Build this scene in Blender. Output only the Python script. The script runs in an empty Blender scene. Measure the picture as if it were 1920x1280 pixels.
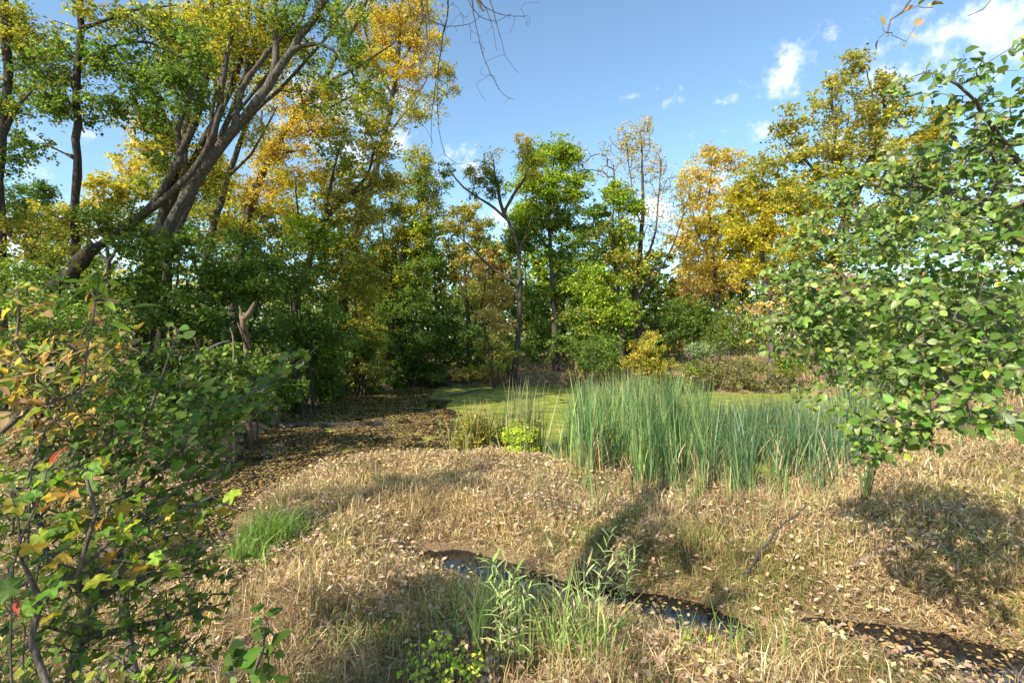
import bpy, math, numpy as np
from mathutils import Vector, Matrix
SC = bpy.context.scene
COL = SC.collection
RS = np.random.RandomState(7)

# ------------------------------------------------------------------ camera, sky, sun, exposure
CAMZ = 2.6
cam_d = bpy.data.cameras.new('camera'); cam = bpy.data.objects.new('camera', cam_d); COL.objects.link(cam)
cam.location = (0, 0, CAMZ); cam.rotation_euler = (math.radians(90), 0, 0)
cam_d.sensor_width = 36; cam_d.lens = 18; cam_d.clip_start = 0.05; cam_d.clip_end = 3000
SC.camera = cam
SUN_EL, SUN_ROT = math.radians(37), math.radians(222)
SUNV = Vector((math.sin(SUN_ROT) * math.cos(SUN_EL), math.cos(SUN_ROT) * math.cos(SUN_EL), math.sin(SUN_EL)))
sun_d = bpy.data.lights.new('sun', 'SUN'); sun = bpy.data.objects.new('sun', sun_d); COL.objects.link(sun)
sun_d.energy = 4.8; sun_d.angle = math.radians(0.5); sun_d.color = (1.0, 0.93, 0.82)
sun.rotation_euler = SUNV.to_track_quat('Z', 'Y').to_euler()
SC.view_settings.view_transform = 'Standard'; SC.view_settings.look = 'None'
SC.view_settings.gamma = 1; SC.view_settings.use_curve_mapping = False
SC.view_settings.exposure = 0.92
SC.cycles.max_bounces = 6; SC.cycles.diffuse_bounces = 3; SC.cycles.transmission_bounces = 4
SC.cycles.use_denoising = True
SC.cycles.sample_clamp_indirect = 6

def P(px, py, d):
    return np.array([(px - 960) / 960.0 * d, d, CAMZ - (py - 640) / 960.0 * d])
def G(px, py):
    d = CAMZ * 960.0 / (py - 640); return np.array([(px - 960) / 960.0 * d, d])

def nd(nt, typ, **kw):
    n = nt.nodes.new(typ)
    for k, v in kw.items():
        if k in n.inputs.keys(): n.inputs[k].default_value = v
        else: setattr(n, k, v)
    return n
W = bpy.data.worlds.new('World'); SC.world = W; W.use_nodes = True
nt = W.node_tree; nt.nodes.clear(); L = nt.links.new
sky = nd(nt, 'ShaderNodeTexSky', sky_type='NISHITA', sun_disc=False, sun_elevation=SUN_EL, sun_rotation=SUN_ROT,
         air_density=1.0, dust_density=0.6, ozone_density=1.6, altitude=200)
bg = nd(nt, 'ShaderNodeBackground'); bg.inputs['Strength'].default_value = 0.142
out = nd(nt, 'ShaderNodeOutputWorld')
tc = nd(nt, 'ShaderNodeTexCoord')
clouds = [(1870, 30, .17, .11), (1810, 60, .12, .07), (1470, 145, .055, .042), (1250, 190, .04, .022), (1185, 183, .026, .009), (1350, 190, .03, .012),
          (1430, 245, .05, .025), (1475, 150, .035, .03), (700, 250, .11, .09), (830, 300, .05, .05), (880, 310, .028, .02), (930, 400, .05, .045), (1220, 400, .06, .05), (610, 200, .1, .06),
          (190, 430, .12, .07), (60, 440, .1, .06), (1320, 330, .06, .06), (990, 440, .05, .05), (2500, 300, .3, .15), (-700, 200, .35, .12)]
nz = nd(nt, 'ShaderNodeTexNoise'); nz.inputs['Scale'].default_value = 20; nz.inputs['Detail'].default_value = 9; nz.inputs['Roughness'].default_value = .62
L(tc.outputs['Generated'], nz.inputs['Vector'])
prev = None
for (cx, cy, rx, ry) in clouds:
    v = P(cx, cy, 1.0) - np.array([0, 0, CAMZ]); v /= np.linalg.norm(v)
    s = nd(nt, 'ShaderNodeVectorMath', operation='SUBTRACT'); s.inputs[1].default_value = tuple(v); L(tc.outputs['Generated'], s.inputs[0])
    m = nd(nt, 'ShaderNodeVectorMath', operation='MULTIPLY'); m.inputs[1].default_value = (1 / rx, 1 / rx, 1 / ry); L(s.outputs[0], m.inputs[0])
    ln = nd(nt, 'ShaderNodeVectorMath', operation='LENGTH'); L(m.outputs[0], ln.inputs[0])
    a = nd(nt, 'ShaderNodeMath', operation='SUBTRACT'); a.inputs[0].default_value = 1; L(ln.outputs['Value'], a.inputs[1])
    if prev is None: prev = a.outputs[0]
    else:
        mx = nd(nt, 'ShaderNodeMath', operation='MAXIMUM'); L(prev, mx.inputs[0]); L(a.outputs[0], mx.inputs[1]); prev = mx.outputs[0]
cl = nd(nt, 'ShaderNodeMath', operation='MAXIMUM'); L(prev, cl.inputs[0]); cl.inputs[1].default_value = -1.5
ma = nd(nt, 'ShaderNodeMath', operation='MULTIPLY_ADD'); L(nz.outputs['Fac'], ma.inputs[0]); ma.inputs[1].default_value = 5.6
ad = nd(nt, 'ShaderNodeMath', operation='SUBTRACT'); L(cl.outputs[0], ad.inputs[0]); ad.inputs[1].default_value = 3.05
L(ad.outputs[0], ma.inputs[2])
mr = nd(nt, 'ShaderNodeMapRange', interpolation_type='SMOOTHSTEP'); L(ma.outputs[0], mr.inputs['Value']); mr.inputs['From Min'].default_value = -.1; mr.inputs['From Max'].default_value = 1.5
mr.inputs['To Max'].default_value = .92
nz2 = nd(nt, 'ShaderNodeTexNoise'); nz2.inputs['Scale'].default_value = 9; nz2.inputs['Detail'].default_value = 5; L(tc.outputs['Generated'], nz2.inputs['Vector'])
cr = nd(nt, 'ShaderNodeMix', data_type='RGBA'); L(nz2.outputs['Fac'], cr.inputs['Factor']); cr.inputs[6].default_value = (3.6, 4.0, 4.8, 1); cr.inputs[7].default_value = (7.2, 7.3, 7.5, 1)
tint = nd(nt, 'ShaderNodeMix', data_type='RGBA', blend_type='MULTIPLY'); tint.inputs['Factor'].default_value = 1; L(sky.outputs[0], tint.inputs[6]); tint.inputs[7].default_value = (0.93, 1.04, 1.0, 1)
mxc = nd(nt, 'ShaderNodeMix', data_type='RGBA'); L(mr.outputs[0], mxc.inputs['Factor']); L(tint.outputs[2], mxc.inputs[6]); L(cr.outputs[2], mxc.inputs[7])
L(mxc.outputs[2], bg.inputs['Color']); L(bg.outputs[0], out.inputs['Surface'])

# ------------------------------------------------------------------ tagging and materials
def tag(o, label=None, cat=None, group=None, kind=None):
    if label: o['label'] = label
    if cat: o['category'] = cat
    if group: o['group'] = group
    if kind: o['kind'] = kind
    return o
def empty(name, loc=(0, 0, 0)):
    o = bpy.data.objects.new(name, None); COL.objects.link(o); o.location = tuple(float(v) for v in loc); return o
def link(name, me, parent=None, mat=None):
    o = bpy.data.objects.new(name, me); COL.objects.link(o)
    if mat is not None and len(me.materials) == 0: me.materials.append(mat)
    if parent is not None:
        o.parent = parent
        if parent.type == 'EMPTY': o.matrix_parent_inverse = Matrix.Translation(-parent.location)
    return o

def new_mat(name):
    m = bpy.data.materials.new(name); m.use_nodes = True; t = m.node_tree; t.nodes.clear(); return m, t
def leaf_mat(name, transl=.35, rough=.45, spec=.4, source='attr', veins=False, sat=1.25):
    m, t = new_mat(name); l = t.links.new
    o = nd(t, 'ShaderNodeOutputMaterial'); p = nd(t, 'ShaderNodeBsdfPrincipled'); tr = nd(t, 'ShaderNodeBsdfTranslucent'); mx = nd(t, 'ShaderNodeMixShader')
    p.inputs['Roughness'].default_value = rough; p.inputs['Specular IOR Level'].default_value = spec
    if source == 'attr':
        a = nd(t, 'ShaderNodeAttribute', attribute_name='Col'); c = a.outputs['Color']
    else:
        a = nd(t, 'ShaderNodeObjectInfo'); c = a.outputs['Color']
    if veins:
        uv = nd(t, 'ShaderNodeUVMap', uv_map='UVMap'); sx = nd(t, 'ShaderNodeSeparateXYZ'); l(uv.outputs[0], sx.inputs[0])
        ab = nd(t, 'ShaderNodeMath', operation='ABSOLUTE'); l(sx.outputs['X'], ab.inputs[0])
        mu = nd(t, 'ShaderNodeMath', operation='MULTIPLY_ADD'); l(ab.outputs[0], mu.inputs[0]); mu.inputs[1].default_value = -.55; l(sx.outputs['Y'], mu.inputs[2])
        sc = nd(t, 'ShaderNodeMath', operation='MULTIPLY'); l(mu.outputs[0], sc.inputs[0]); sc.inputs[1].default_value = 9 * 6.283
        sn = nd(t, 'ShaderNodeMath', operation='SINE'); l(sc.outputs[0], sn.inputs[0])
        vr = nd(t, 'ShaderNodeMapRange'); l(sn.outputs[0], vr.inputs['Value']); vr.inputs['From Min'].default_value = .80; vr.inputs['From Max'].default_value = 1
        mid = nd(t, 'ShaderNodeMapRange'); l(ab.outputs[0], mid.inputs['Value']); mid.inputs['From Min'].default_value = .035; mid.inputs['From Max'].default_value = 0.0
        vm = nd(t, 'ShaderNodeMath', operation='MAXIMUM'); l(vr.outputs[0], vm.inputs[0]); l(mid.outputs[0], vm.inputs[1])
        vs = nd(t, 'ShaderNodeMath', operation='MULTIPLY'); l(vm.outputs[0], vs.inputs[0]); vs.inputs[1].default_value = .42
        nz = nd(t, 'ShaderNodeTexNoise'); nz.inputs['Scale'].default_value = 60; nz.inputs['Detail'].default_value = 3
        nm = nd(t, 'ShaderNodeMapRange'); l(nz.outputs['Fac'], nm.inputs['Value']); nm.inputs['To Min'].default_value = .72; nm.inputs['To Max'].default_value = 1.25
        vv = nd(t, 'ShaderNodeVectorMath', operation='SCALE'); l(c, vv.inputs[0]); l(nm.outputs[0], vv.inputs['Scale'])
        br = nd(t, 'ShaderNodeVectorMath', operation='MULTIPLY_ADD'); l(vv.outputs[0], br.inputs[0]); br.inputs[1].default_value = (1.5, 1.4, 1.3); br.inputs[2].default_value = (.05, .07, .02)
        cm = nd(t, 'ShaderNodeMix', data_type='RGBA'); l(vs.outputs[0], cm.inputs['Factor']); l(vv.outputs[0], cm.inputs[6]); l(br.outputs[0], cm.inputs[7]); c = cm.outputs[2]
        bp = nd(t, 'ShaderNodeBump'); bp.inputs['Strength'].default_value = .5; bp.inputs['Distance'].default_value = .002
        iv = nd(t, 'ShaderNodeMath', operation='SUBTRACT'); iv.inputs[0].default_value = 1; l(vm.outputs[0], iv.inputs[1]); l(iv.outputs[0], bp.inputs['Height']); l(bp.outputs[0], p.inputs['Normal'])
    l(c, p.inputs['Base Color'])
    ts = nd(t, 'ShaderNodeVectorMath', operation='MULTIPLY'); l(c, ts.inputs[0]); ts.inputs[1].default_value = (1.35, 1.4, .75); l(ts.outputs[0], tr.inputs['Color'])
    mx.inputs[0].default_value = transl; l(p.outputs[0], mx.inputs[1]); l(tr.outputs[0], mx.inputs[2]); l(mx.outputs[0], o.inputs['Surface'])
    return m
def bark_mat(name, c1, c2, scale=6):
    m, t = new_mat(name); l = t.links.new
    o = nd(t, 'ShaderNodeOutputMaterial'); p = nd(t, 'ShaderNodeBsdfPrincipled'); p.inputs['Roughness'].default_value = .9; p.inputs['Specular IOR Level'].default_value = .15
    tcx = nd(t, 'ShaderNodeTexCoord'); mp = nd(t, 'ShaderNodeMapping'); mp.inputs['Scale'].default_value = (scale * 3, scale * 3, scale * .55); l(tcx.outputs['Object'], mp.inputs[0])
    n1 = nd(t, 'ShaderNodeTexNoise'); n1.inputs['Scale'].default_value = 1.2; n1.inputs['Detail'].default_value = 8; n1.inputs['Roughness'].default_value = .7; l(mp.outputs[0], n1.inputs['Vector'])
    n2 = nd(t, 'ShaderNodeTexNoise'); n2.inputs['Scale'].default_value = 1.1; n2.inputs['Detail'].default_value = 3; l(tcx.outputs['Object'], n2.inputs['Vector'])
    r = nd(t, 'ShaderNodeMapRange'); l(n1.outputs['Fac'], r.inputs['Value']); r.inputs['From Min'].default_value = .38; r.inputs['From Max'].default_value = .64
    mx = nd(t, 'ShaderNodeMix', data_type='RGBA'); l(r.outputs[0], mx.inputs['Factor']); mx.inputs[6].default_value = (*c1, 1); mx.inputs[7].default_value = (*c2, 1)
    m2 = nd(t, 'ShaderNodeMix', data_type='RGBA'); r2 = nd(t, 'ShaderNodeMapRange'); l(n2.outputs['Fac'], r2.inputs['Value']); r2.inputs['From Min'].default_value = .55; r2.inputs['From Max'].default_value = .75; r2.inputs['To Max'].default_value = .5
    l(r2.outputs[0], m2.inputs['Factor']); l(mx.outputs[2], m2.inputs[6]); m2.inputs[7].default_value = (.09, .10, .06, 1)
    l(m2.outputs[2], p.inputs['Base Color'])
    b = nd(t, 'ShaderNodeBump'); b.inputs['Strength'].default_value = .9; b.inputs['Distance'].default_value = .03; l(n1.outputs['Fac'], b.inputs['Height']); l(b.outputs[0], p.inputs['Normal'])
    l(p.outputs[0], o.inputs[0]); return m
M_LEAF = leaf_mat('leaf_far', .44, .5, .35)
M_GLOSS = leaf_mat('leaf_glossy', .3, .38, .45, veins=True)
M_GLOSS_OB = leaf_mat('leaf_glossy_single', .3, .38, .45, source='obj', veins=True)
M_SOFT = leaf_mat('leaf_soft', .42, .55, .3, veins=True)
M_SOFT_OB = leaf_mat('leaf_soft_single', .42, .55, .3, source='obj', veins=True)
M_BLADE = leaf_mat('grass_blade', .3, .6, .25)
M_REED = leaf_mat('reed_blade', .25, .42, .45)
M_LITTER = leaf_mat('fallen_leaf', .15, .65, .25)
M_BARK = bark_mat('bark_brown', (.03, .024, .018), (.125, .10, .075))
M_BARKL = bark_mat('bark_grey', (.045, .037, .029), (.17, .145, .115))
M_BARKD = bark_mat('bark_dark', (.025, .02, .017), (.10, .08, .062))
M_TWIG = bark_mat('twig_grey', (.12, .095, .075), (.30, .25, .20), 20)
M_DEAD = bark_mat('dead_wood', (.15, .10, .065), (.42, .32, .23), 8)
M_SNAG = bark_mat('snag_wood', (.09, .06, .04), (.27, .19, .13), 8)
M_WETLOG = bark_mat('wet_log', (.05, .045, .04), (.17, .15, .13), 8)

# ------------------------------------------------------------------ numpy helpers
def unit(a): return a / np.maximum(np.linalg.norm(a, axis=-1, keepdims=True), 1e-9)
_PERM = np.random.RandomState(3).rand(512, 512)
def vnoise(x, y):
    xi = np.floor(x).astype(int); yi = np.floor(y).astype(int); fx = x - xi; fy = y - yi
    fx = fx * fx * (3 - 2 * fx); fy = fy * fy * (3 - 2 * fy)
    g = lambda a, b: _PERM[a % 512, b % 512]
    return (g(xi, yi) * (1 - fx) + g(xi + 1, yi) * fx) * (1 - fy) + (g(xi, yi + 1) * (1 - fx) + g(xi + 1, yi + 1) * fx) * fy
def fbm(x, y, o=4):
    s = 0; a = .5; t = 0
    for i in range(o):
        s = s + a * vnoise(x * 2 ** i + 17.3 * i, y * 2 ** i + 9.1 * i); t += a; a *= .5
    return s / t
def mesh_np(name, verts, faces, col=None, uv=None, smooth=False):
    """faces: list of (F,k) int arrays"""
    me = bpy.data.meshes.new(name)
    verts = np.asarray(verts, dtype=np.float32).reshape(-1, 3)
    faces = [np.asarray(f, dtype=np.int32) for f in faces if len(f)]
    li = np.concatenate([f.ravel() for f in faces]); tot = np.concatenate([np.full(len(f), f.shape[1]) for f in faces]).astype(np.int32)
    st = np.concatenate([[0], np.cumsum(tot)[:-1]]).astype(np.int32)
    me.vertices.add(len(verts)); me.vertices.foreach_set('co', verts.ravel())
    me.loops.add(len(li)); me.loops.foreach_set('vertex_index', li)
    me.polygons.add(len(tot)); me.polygons.foreach_set('loop_start', st)
    if smooth: me.polygons.foreach_set('use_smooth', np.ones(len(tot), dtype=bool))
    if col is not None:
        at = me.attributes.new('Col', 'FLOAT_COLOR', 'POINT'); c = np.ones((len(verts), 4), dtype=np.float32); c[:, :3] = col; at.data.foreach_set('color', c.ravel())
    if uv is not None:
        ul = me.uv_layers.new(name='UVMap'); ul.data.foreach_set('uv', np.asarray(uv, dtype=np.float32)[li].ravel())
    me.update(calc_edges=True); me.validate(); return me

# leaf templates: base at origin, tip along +Y, normal +Z ; (verts, tri faces, uv)
T_DIA = (np.array([[0, 0, 0], [.30, .45, .06], [0, 1, -.06], [-.30, .45, .06]]), np.array([[0, 1, 2], [0, 2, 3]]))
T_DIA = T_DIA + (T_DIA[0][:, :2],)
def oval(w=.32, n=5, fold=.10, curl=.12, pw=.8, tip=0, wave=0.0):
    vs = []; fs = []
    for i in range(n + 1):
        t = i / n; ww = w * (math.sin(math.pi * t ** pw)) ** .75 if 0 < i < n else 0
        z = -curl * (t ** 2)
        if i in (0, n): vs.append((0, t, z))
        else: vs += [(-ww, t, z + fold * ww * 3 + wave * math.sin(i * 2.4)), (0, t, z), (ww, t, z + fold * ww * 3 + wave * math.cos(i * 2.9))]
    for i in range(n):
        if i == 0: fs += [(0, 2, 1), (0, 3, 2)]
        elif i == n - 1: b = 1 + 3 * (i - 1); e = 1 + 3 * i; fs += [(b, b + 1, e), (b + 1, b + 2, e)]
        else:
            b = 1 + 3 * (i - 1); c = b + 3
            fs += [(b, b + 1, c + 1), (b, c + 1, c), (b + 1, b + 2, c + 2), (b + 1, c + 2, c + 1)]
    v = np.array(vs); uv = np.stack([v[:, 0] / (2 * w), v[:, 1]], 1); return v, np.array(fs), uv
def lobed(r=.5):
    n = 26; ang = np.radians(-90 + (np.arange(n) + .5) * 360 / n); rad = .50 + .085 * np.cos(5 * (ang - math.pi / 2)) + .025 * (-1.0) ** np.arange(n); rad[[0, n - 1]] = .22
    v = [(0, .30, -.02)] + [(math.cos(a) * q * 1.0, .36 + math.sin(a) * q * .95, .16 * math.cos(a * 5 + 1.5) * q + .12 * abs(math.cos(a)) - .15 * max(0, math.sin(a)) * q) for a, q in zip(ang, rad)]
    v = np.array(v); f = np.array([(0, 1 + i, 1 + (i + 1) % n) for i in range(n)])
    return v, f, np.stack([v[:, 0] * .9, v[:, 1]], 1)
T_OVAL = oval(.33, 5); T_OVAL_B = oval(.30, 5, .16, .25, .75); T_OVAL_C = oval(.36, 5, .03, -.10); T_OVAL_E = oval(.34, 5, .22, .42, .8, wave=.05)
T_LANCE = oval(.17, 6, .12, .3, .8); T_CURLED = oval(.20, 5, .45, .5, .8, wave=.06); T_LOBED = lobed()
T_SMALL = oval(.28, 3, .12, .15); T_OVAL_D = oval(.33, 3, .08, .1); T_OVAL_D2 = oval(.30, 3, .14, .2)
T_STRIP = oval(.06, 4, .1, .4)

def frames(n, t):
    n = unit(n); t = unit(t - n * np.sum(t * n, 1, keepdims=True)); s = np.cross(t, n)
    return np.stack([s, t, n], axis=2)     # columns
def stamp(tmpl, pos, F, size, col):
    v, f, uv = tmpl; N = len(pos); k = len(v)
    V = np.einsum('nij,kj->nki', F, v) * size[:, None, None] + pos[:, None, :]
    Fc = f[None] + (np.arange(N) * k)[:, None, None]
    return V.reshape(-1, 3), Fc.reshape(-1, 3), np.repeat(col, k, 0), np.tile(uv, (N, 1))
def merge(parts):
    V = []; Fs = []; C = []; U = []; o = 0
    for v, f, c, u in parts:
        if len(v) == 0: continue
        V.append(v); Fs.append(f + o); C.append(c); U.append(u); o += len(v)
    return np.concatenate(V), np.concatenate(Fs), np.concatenate(C), np.concatenate(U)

PAL = {  # colour, weight
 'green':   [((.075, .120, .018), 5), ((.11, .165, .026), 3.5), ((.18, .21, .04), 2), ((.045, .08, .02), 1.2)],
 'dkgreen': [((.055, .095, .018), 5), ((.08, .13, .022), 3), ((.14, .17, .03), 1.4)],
 'ygreen':  [((.17, .24, .025), 4), ((.26, .29, .03), 3), ((.09, .16, .02), 3), ((.42, .34, .03), 1)],
 'olive':   [((.21, .20, .045), 4), ((.30, .27, .06), 3), ((.11, .125, .035), 2.2), ((.38, .30, .07), 1.6)],
 'yellow':  [((.46, .37, .035), 4), ((.38, .35, .04), 3), ((.24, .27, .04), 2), ((.50, .32, .04), 1)],
 'orange':  [((.48, .33, .05), 4), ((.50, .40, .08), 3.5), ((.40, .23, .05), 1.0), ((.26, .23, .05), 2)],
 'tan':     [((.38, .25, .11), 4), ((.48, .33, .12), 3), ((.26, .16, .07), 2), ((.40, .33, .06), 2)],
 'mixed':   [((.07, .13, .02), 4), ((.15, .19, .03), 2.5), ((.33, .29, .035), 2), ((.10, .11, .03), 2)],
 'mixedy':  [((.30, .27, .035), 3), ((.15, .18, .03), 3), ((.42, .30, .04), 2), ((.08, .13, .02), 2)],
 'sumac':   [((.28, .05, .03), 2), ((.22, .10, .04), 2), ((.13, .14, .03), 2)],
 'buck':    [((.070, .125, .015), 5), ((.105, .175, .022), 4), ((.17, .24, .045), 2.5), ((.22, .27, .09), .8), ((.22, .27, .05), .6), ((.36, .36, .07), .25)],
 'goldtan': [((.42, .31, .07), 3), ((.34, .21, .09), 3), ((.44, .25, .06), .8), ((.20, .25, .04), 4.5), ((.46, .34, .17), 1.5), ((.18, .10, .05), 1)],
 'grape':   [((.22, .26, .025), 3), ((.09, .16, .02), 4), ((.32, .24, .03), 1.6), ((.26, .14, .03), .8)],
 'mixgreen': [((.09, .145, .02), 5), ((.13, .19, .03), 3.5), ((.22, .24, .04), 1.5), ((.36, .30, .05), .8), ((.04, .08, .02), 1)],
 'lime':    [((.38, .44, .05), 3), ((.26, .36, .04), 3), ((.50, .48, .06), 1)],
 'pinkbush':[((.50, .36, .05), 3), ((.42, .26, .06), 2), ((.10, .18, .03), 2), ((.20, .25, .04), 2)],
 'sage':    [((.16, .21, .10), 3), ((.24, .28, .15), 2)],
}
LEAFK = 1.6
def pick(pal, n, rs=RS, amp=.22):
    p = PAL[pal]; w = np.array([x[1] for x in p]); i = rs.choice(len(p), n, p=w / w.sum())
    c = np.array([x[0] for x in p])[i]
    c = c * {'straw': 1.04, 'strawg': 1.0, 'litter': 1.08, 'floaty': 1.0, 'yellow': 1.22, 'orange': 1.3, 'buck': 1.22, 'goldtan': 1.35, 'buff': 1.0, 'pinkbush': 1.3, 'mixedy': 1.45, 'bank': 1.1}.get(pal, LEAFK)
    return np.clip(c * (1 + amp * rs.randn(n, 1) * .8) * (1 + .06 * rs.randn(n, 3)), .004, .8)

# ------------------------------------------------------------------ branch skeletons
def catmull(pts, seg):
    pts = np.asarray(pts, float); out = []
    n = len(pts)
    for i in range(n - 1):
        p0 = pts[max(i - 1, 0)]; p1 = pts[i]; p2 = pts[i + 1]; p3 = pts[min(i + 2, n - 1)]
        k = max(1, int(np.ceil(np.linalg.norm(p2 - p1) / seg)))
        for j in range(k):
            t = j / k
            out.append(.5 * ((2 * p1) + (-p0 + p2) * t + (2 * p0 - 5 * p1 + 4 * p2 - p3) * t * t + (-p0 + 3 * p1 - 3 * p2 + p3) * t ** 3))
    out.append(pts[-1]); return np.array(out)
class Skel:
    def __init__(s): s.pos = []; s.par = []; s.rmin = []; s.chains = []; s.w = []
    def guide(s, pts, r0, r1, seg=.5, wob=0.0, parent=-1):
        q = catmull(pts, seg); n = len(q)
        if wob: q[1:-1] += RS.randn(n - 2, 3) * wob
        ids = [] if parent < 0 else [parent]
        for i in range(0 if parent < 0 else 1, n):
            s.pos.append(q[i]); s.par.append(ids[-1] if ids else -1); t = i / max(1, n - 1); s.rmin.append(r0 + (r1 - r0) * t); ids.append(len(s.pos) - 1)
        s.chains.append((ids, True)); return ids
    def nearest(s, p):
        a = np.array(s.pos); return int(np.argmin(np.linalg.norm(a - p, axis=1)))
    def limb(s, pts, r0, r1, seg=.5, wob=0.0):
        i = s.nearest(np.asarray(pts[0], float)); pts = [s.pos[i]] + [np.asarray(p, float) for p in pts[1:]]
        return s.guide(pts, r0, r1, seg, wob, i)
    def grow(s, tips, seg=.6, jit=.06, rt=.006, up=.6, bow=.12, trim=0.0):
        if len(tips) == 0: return []
        base = np.array(s.pos); d0 = np.array([np.min(np.linalg.norm(base - t, axis=1)) for t in tips]); order = np.argsort(d0)
        made = []
        buf = np.zeros((len(s.pos) + len(tips) * 40, 3)); nb = len(s.pos); buf[:nb] = base
        for k in order:
            c = tips[k]; dv = c - buf[:nb]; d = np.linalg.norm(dv, axis=1)
            cost = d + up * np.maximum(0, -dv[:, 2])
            i = int(np.argmin(cost)); p = buf[i]; dist = d[i]; n = min(30, max(2, int(dist / seg) + 1))
            par = s.par[i]; pd = unit((p - buf[par])) if par >= 0 else np.array([0, 0, 1.])
            ids = [i]
            for j in range(1, n + 1):
                t = j / n; q = p + (c - p) * t + pd * dist * bow * math.sin(math.pi * t) * (1 - t * .5) + (np.array([0, 0, 1]) * dist * bow * .5 * math.sin(math.pi * t))
                if j < n: q = q + RS.randn(3) * jit * seg
                s.pos.append(q); s.par.append(ids[-1]); s.rmin.append(rt); buf[nb] = q; ids.append(nb); nb += 1
            s.chains.append((ids, False)); made.append(ids)
        return made
    def radii(s, e=2.2, k=1.0):
        n = len(s.pos); acc = np.zeros(n); r = np.zeros(n)
        for i in range(n - 1, -1, -1):
            r[i] = max(s.rmin[i], (acc[i] ** (1 / e)) * k if acc[i] > 0 else 0)
            if s.par[i] >= 0: acc[s.par[i]] += r[i] ** e if not s.rmin[s.par[i]] > .03 else 0
        return r
    def meshes(s, sides_main=9, sides=4, flare=0.0, rough=.12, shift=None):
        R = s.radii(); P_ = np.array(s.pos)
        for main in (True, False):
            V = []; F = []; o = 0
            for ids, m in s.chains:
                if m != main or len(ids) < 2: continue
                ns = sides_main if main else sides
                pp = P_[ids]; rr = R[ids].copy()
                if not main: rr[0] = min(rr[0], rr[1] * 1.2)
                if main and flare and ids is s.chains[0][0]: rr[0] *= 1 + flare; rr[1] *= 1 + flare * .3
                T = np.gradient(pp, axis=0); T = unit(T)
                a = np.array([1., 0, 0]) if abs(T[0][0]) < .8 else np.array([0, 1., 0])
                ring = []
                for i in range(len(pp)):
                    a = a - T[i] * np.dot(a, T[i]); a = a / np.linalg.norm(a); b = np.cross(T[i], a)
                    th = np.arange(ns) * 2 * math.pi / ns
                    q = rr[i] * (1 + (rough * RS.randn(ns) * .6 if main else 0))
                    ring.append(pp[i] + (np.cos(th) * q)[:, None] * a + (np.sin(th) * q)[:, None] * b)
                ring = np.concatenate(ring); tipi = len(ring); ring = np.vstack([ring, pp[-1] + T[-1] * rr[-1] * 2])
                nr = len(pp); idx = np.arange(ns); f = []
                for i in range(nr - 1):
                    a0 = i * ns + idx; a1 = i * ns + (idx + 1) % ns
                    f.append(np.stack([a0, a1, a1 + ns], 1)); f.append(np.stack([a0, a1 + ns, a0 + ns], 1))
                a0 = (nr - 1) * ns + idx; a1 = (nr - 1) * ns + (idx + 1) % ns; f.append(np.stack([a0, a1, np.full(ns, tipi)], 1))
                V.append(ring); F.append(np.concatenate(f) + o); o += len(ring)
            yield (np.concatenate(V), np.concatenate(F)) if V else None

def add_wood(sk, root, bark, twig=None, **kw):
    g = list(sk.meshes(**kw))
    if g[0]: link('trunk', mesh_np('trunk', g[0][0], [g[0][1]], smooth=True), root, bark)
    if g[1]: link('branches', mesh_np('branches', g[1][0], [g[1][1]], smooth=True), root, twig or bark)['kind'] = 'stuff'

def ell_points(c, r, n, rs=RS, shell=.35):
    u = unit(rs.randn(n, 3)); q = rs.rand(n, 1) ** (shell); return c + u * q * r

def foliage(clumps, L_, nper, rc, pals, droop=.3, upb=.5, flat=.7, tmpl=T_DIA):
    """far leaves: gaussian clumps"""
    pos = []; col = []
    for c, n, pal, r in zip(clumps, nper, pals, rc):
        if n < 1: continue
        n = int(n); K = max(3, n // 9); dirs = unit(RS.randn(K, 3) * np.array([1, 1, .75])) * (r * (.7 + .8 * RS.rand(K, 1))); st = RS.randn(K, 3) * r * .30
        k_ = RS.randint(K, size=n); t_ = RS.rand(n, 1) ** .8; dd_ = dirs[k_] * t_; dd_[:, 2] -= droop * r * .8 * (t_[:, 0] ** 2)
        p = c + st[k_] * np.array([1, 1, flat]) + dd_ * np.array([1, 1, flat]) + RS.randn(n, 3) * r * .10; pos.append(p)
        col.append(pick(pal, int(n)) * (1 + .16 * RS.randn()))
    pos = np.concatenate(pos); col = np.clip(np.concatenate(col), .004, .8); N = len(pos)
    nrm = RS.randn(N, 3); nrm[:, 2] = np.abs(nrm[:, 2]) + upb; t = RS.randn(N, 3); t[:, 2] -= droop * 2
    F = frames(nrm, t); sz = L_ * (.65 + .7 * RS.rand(N))
    return stamp(tmpl, pos, F, sz, col)

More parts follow.
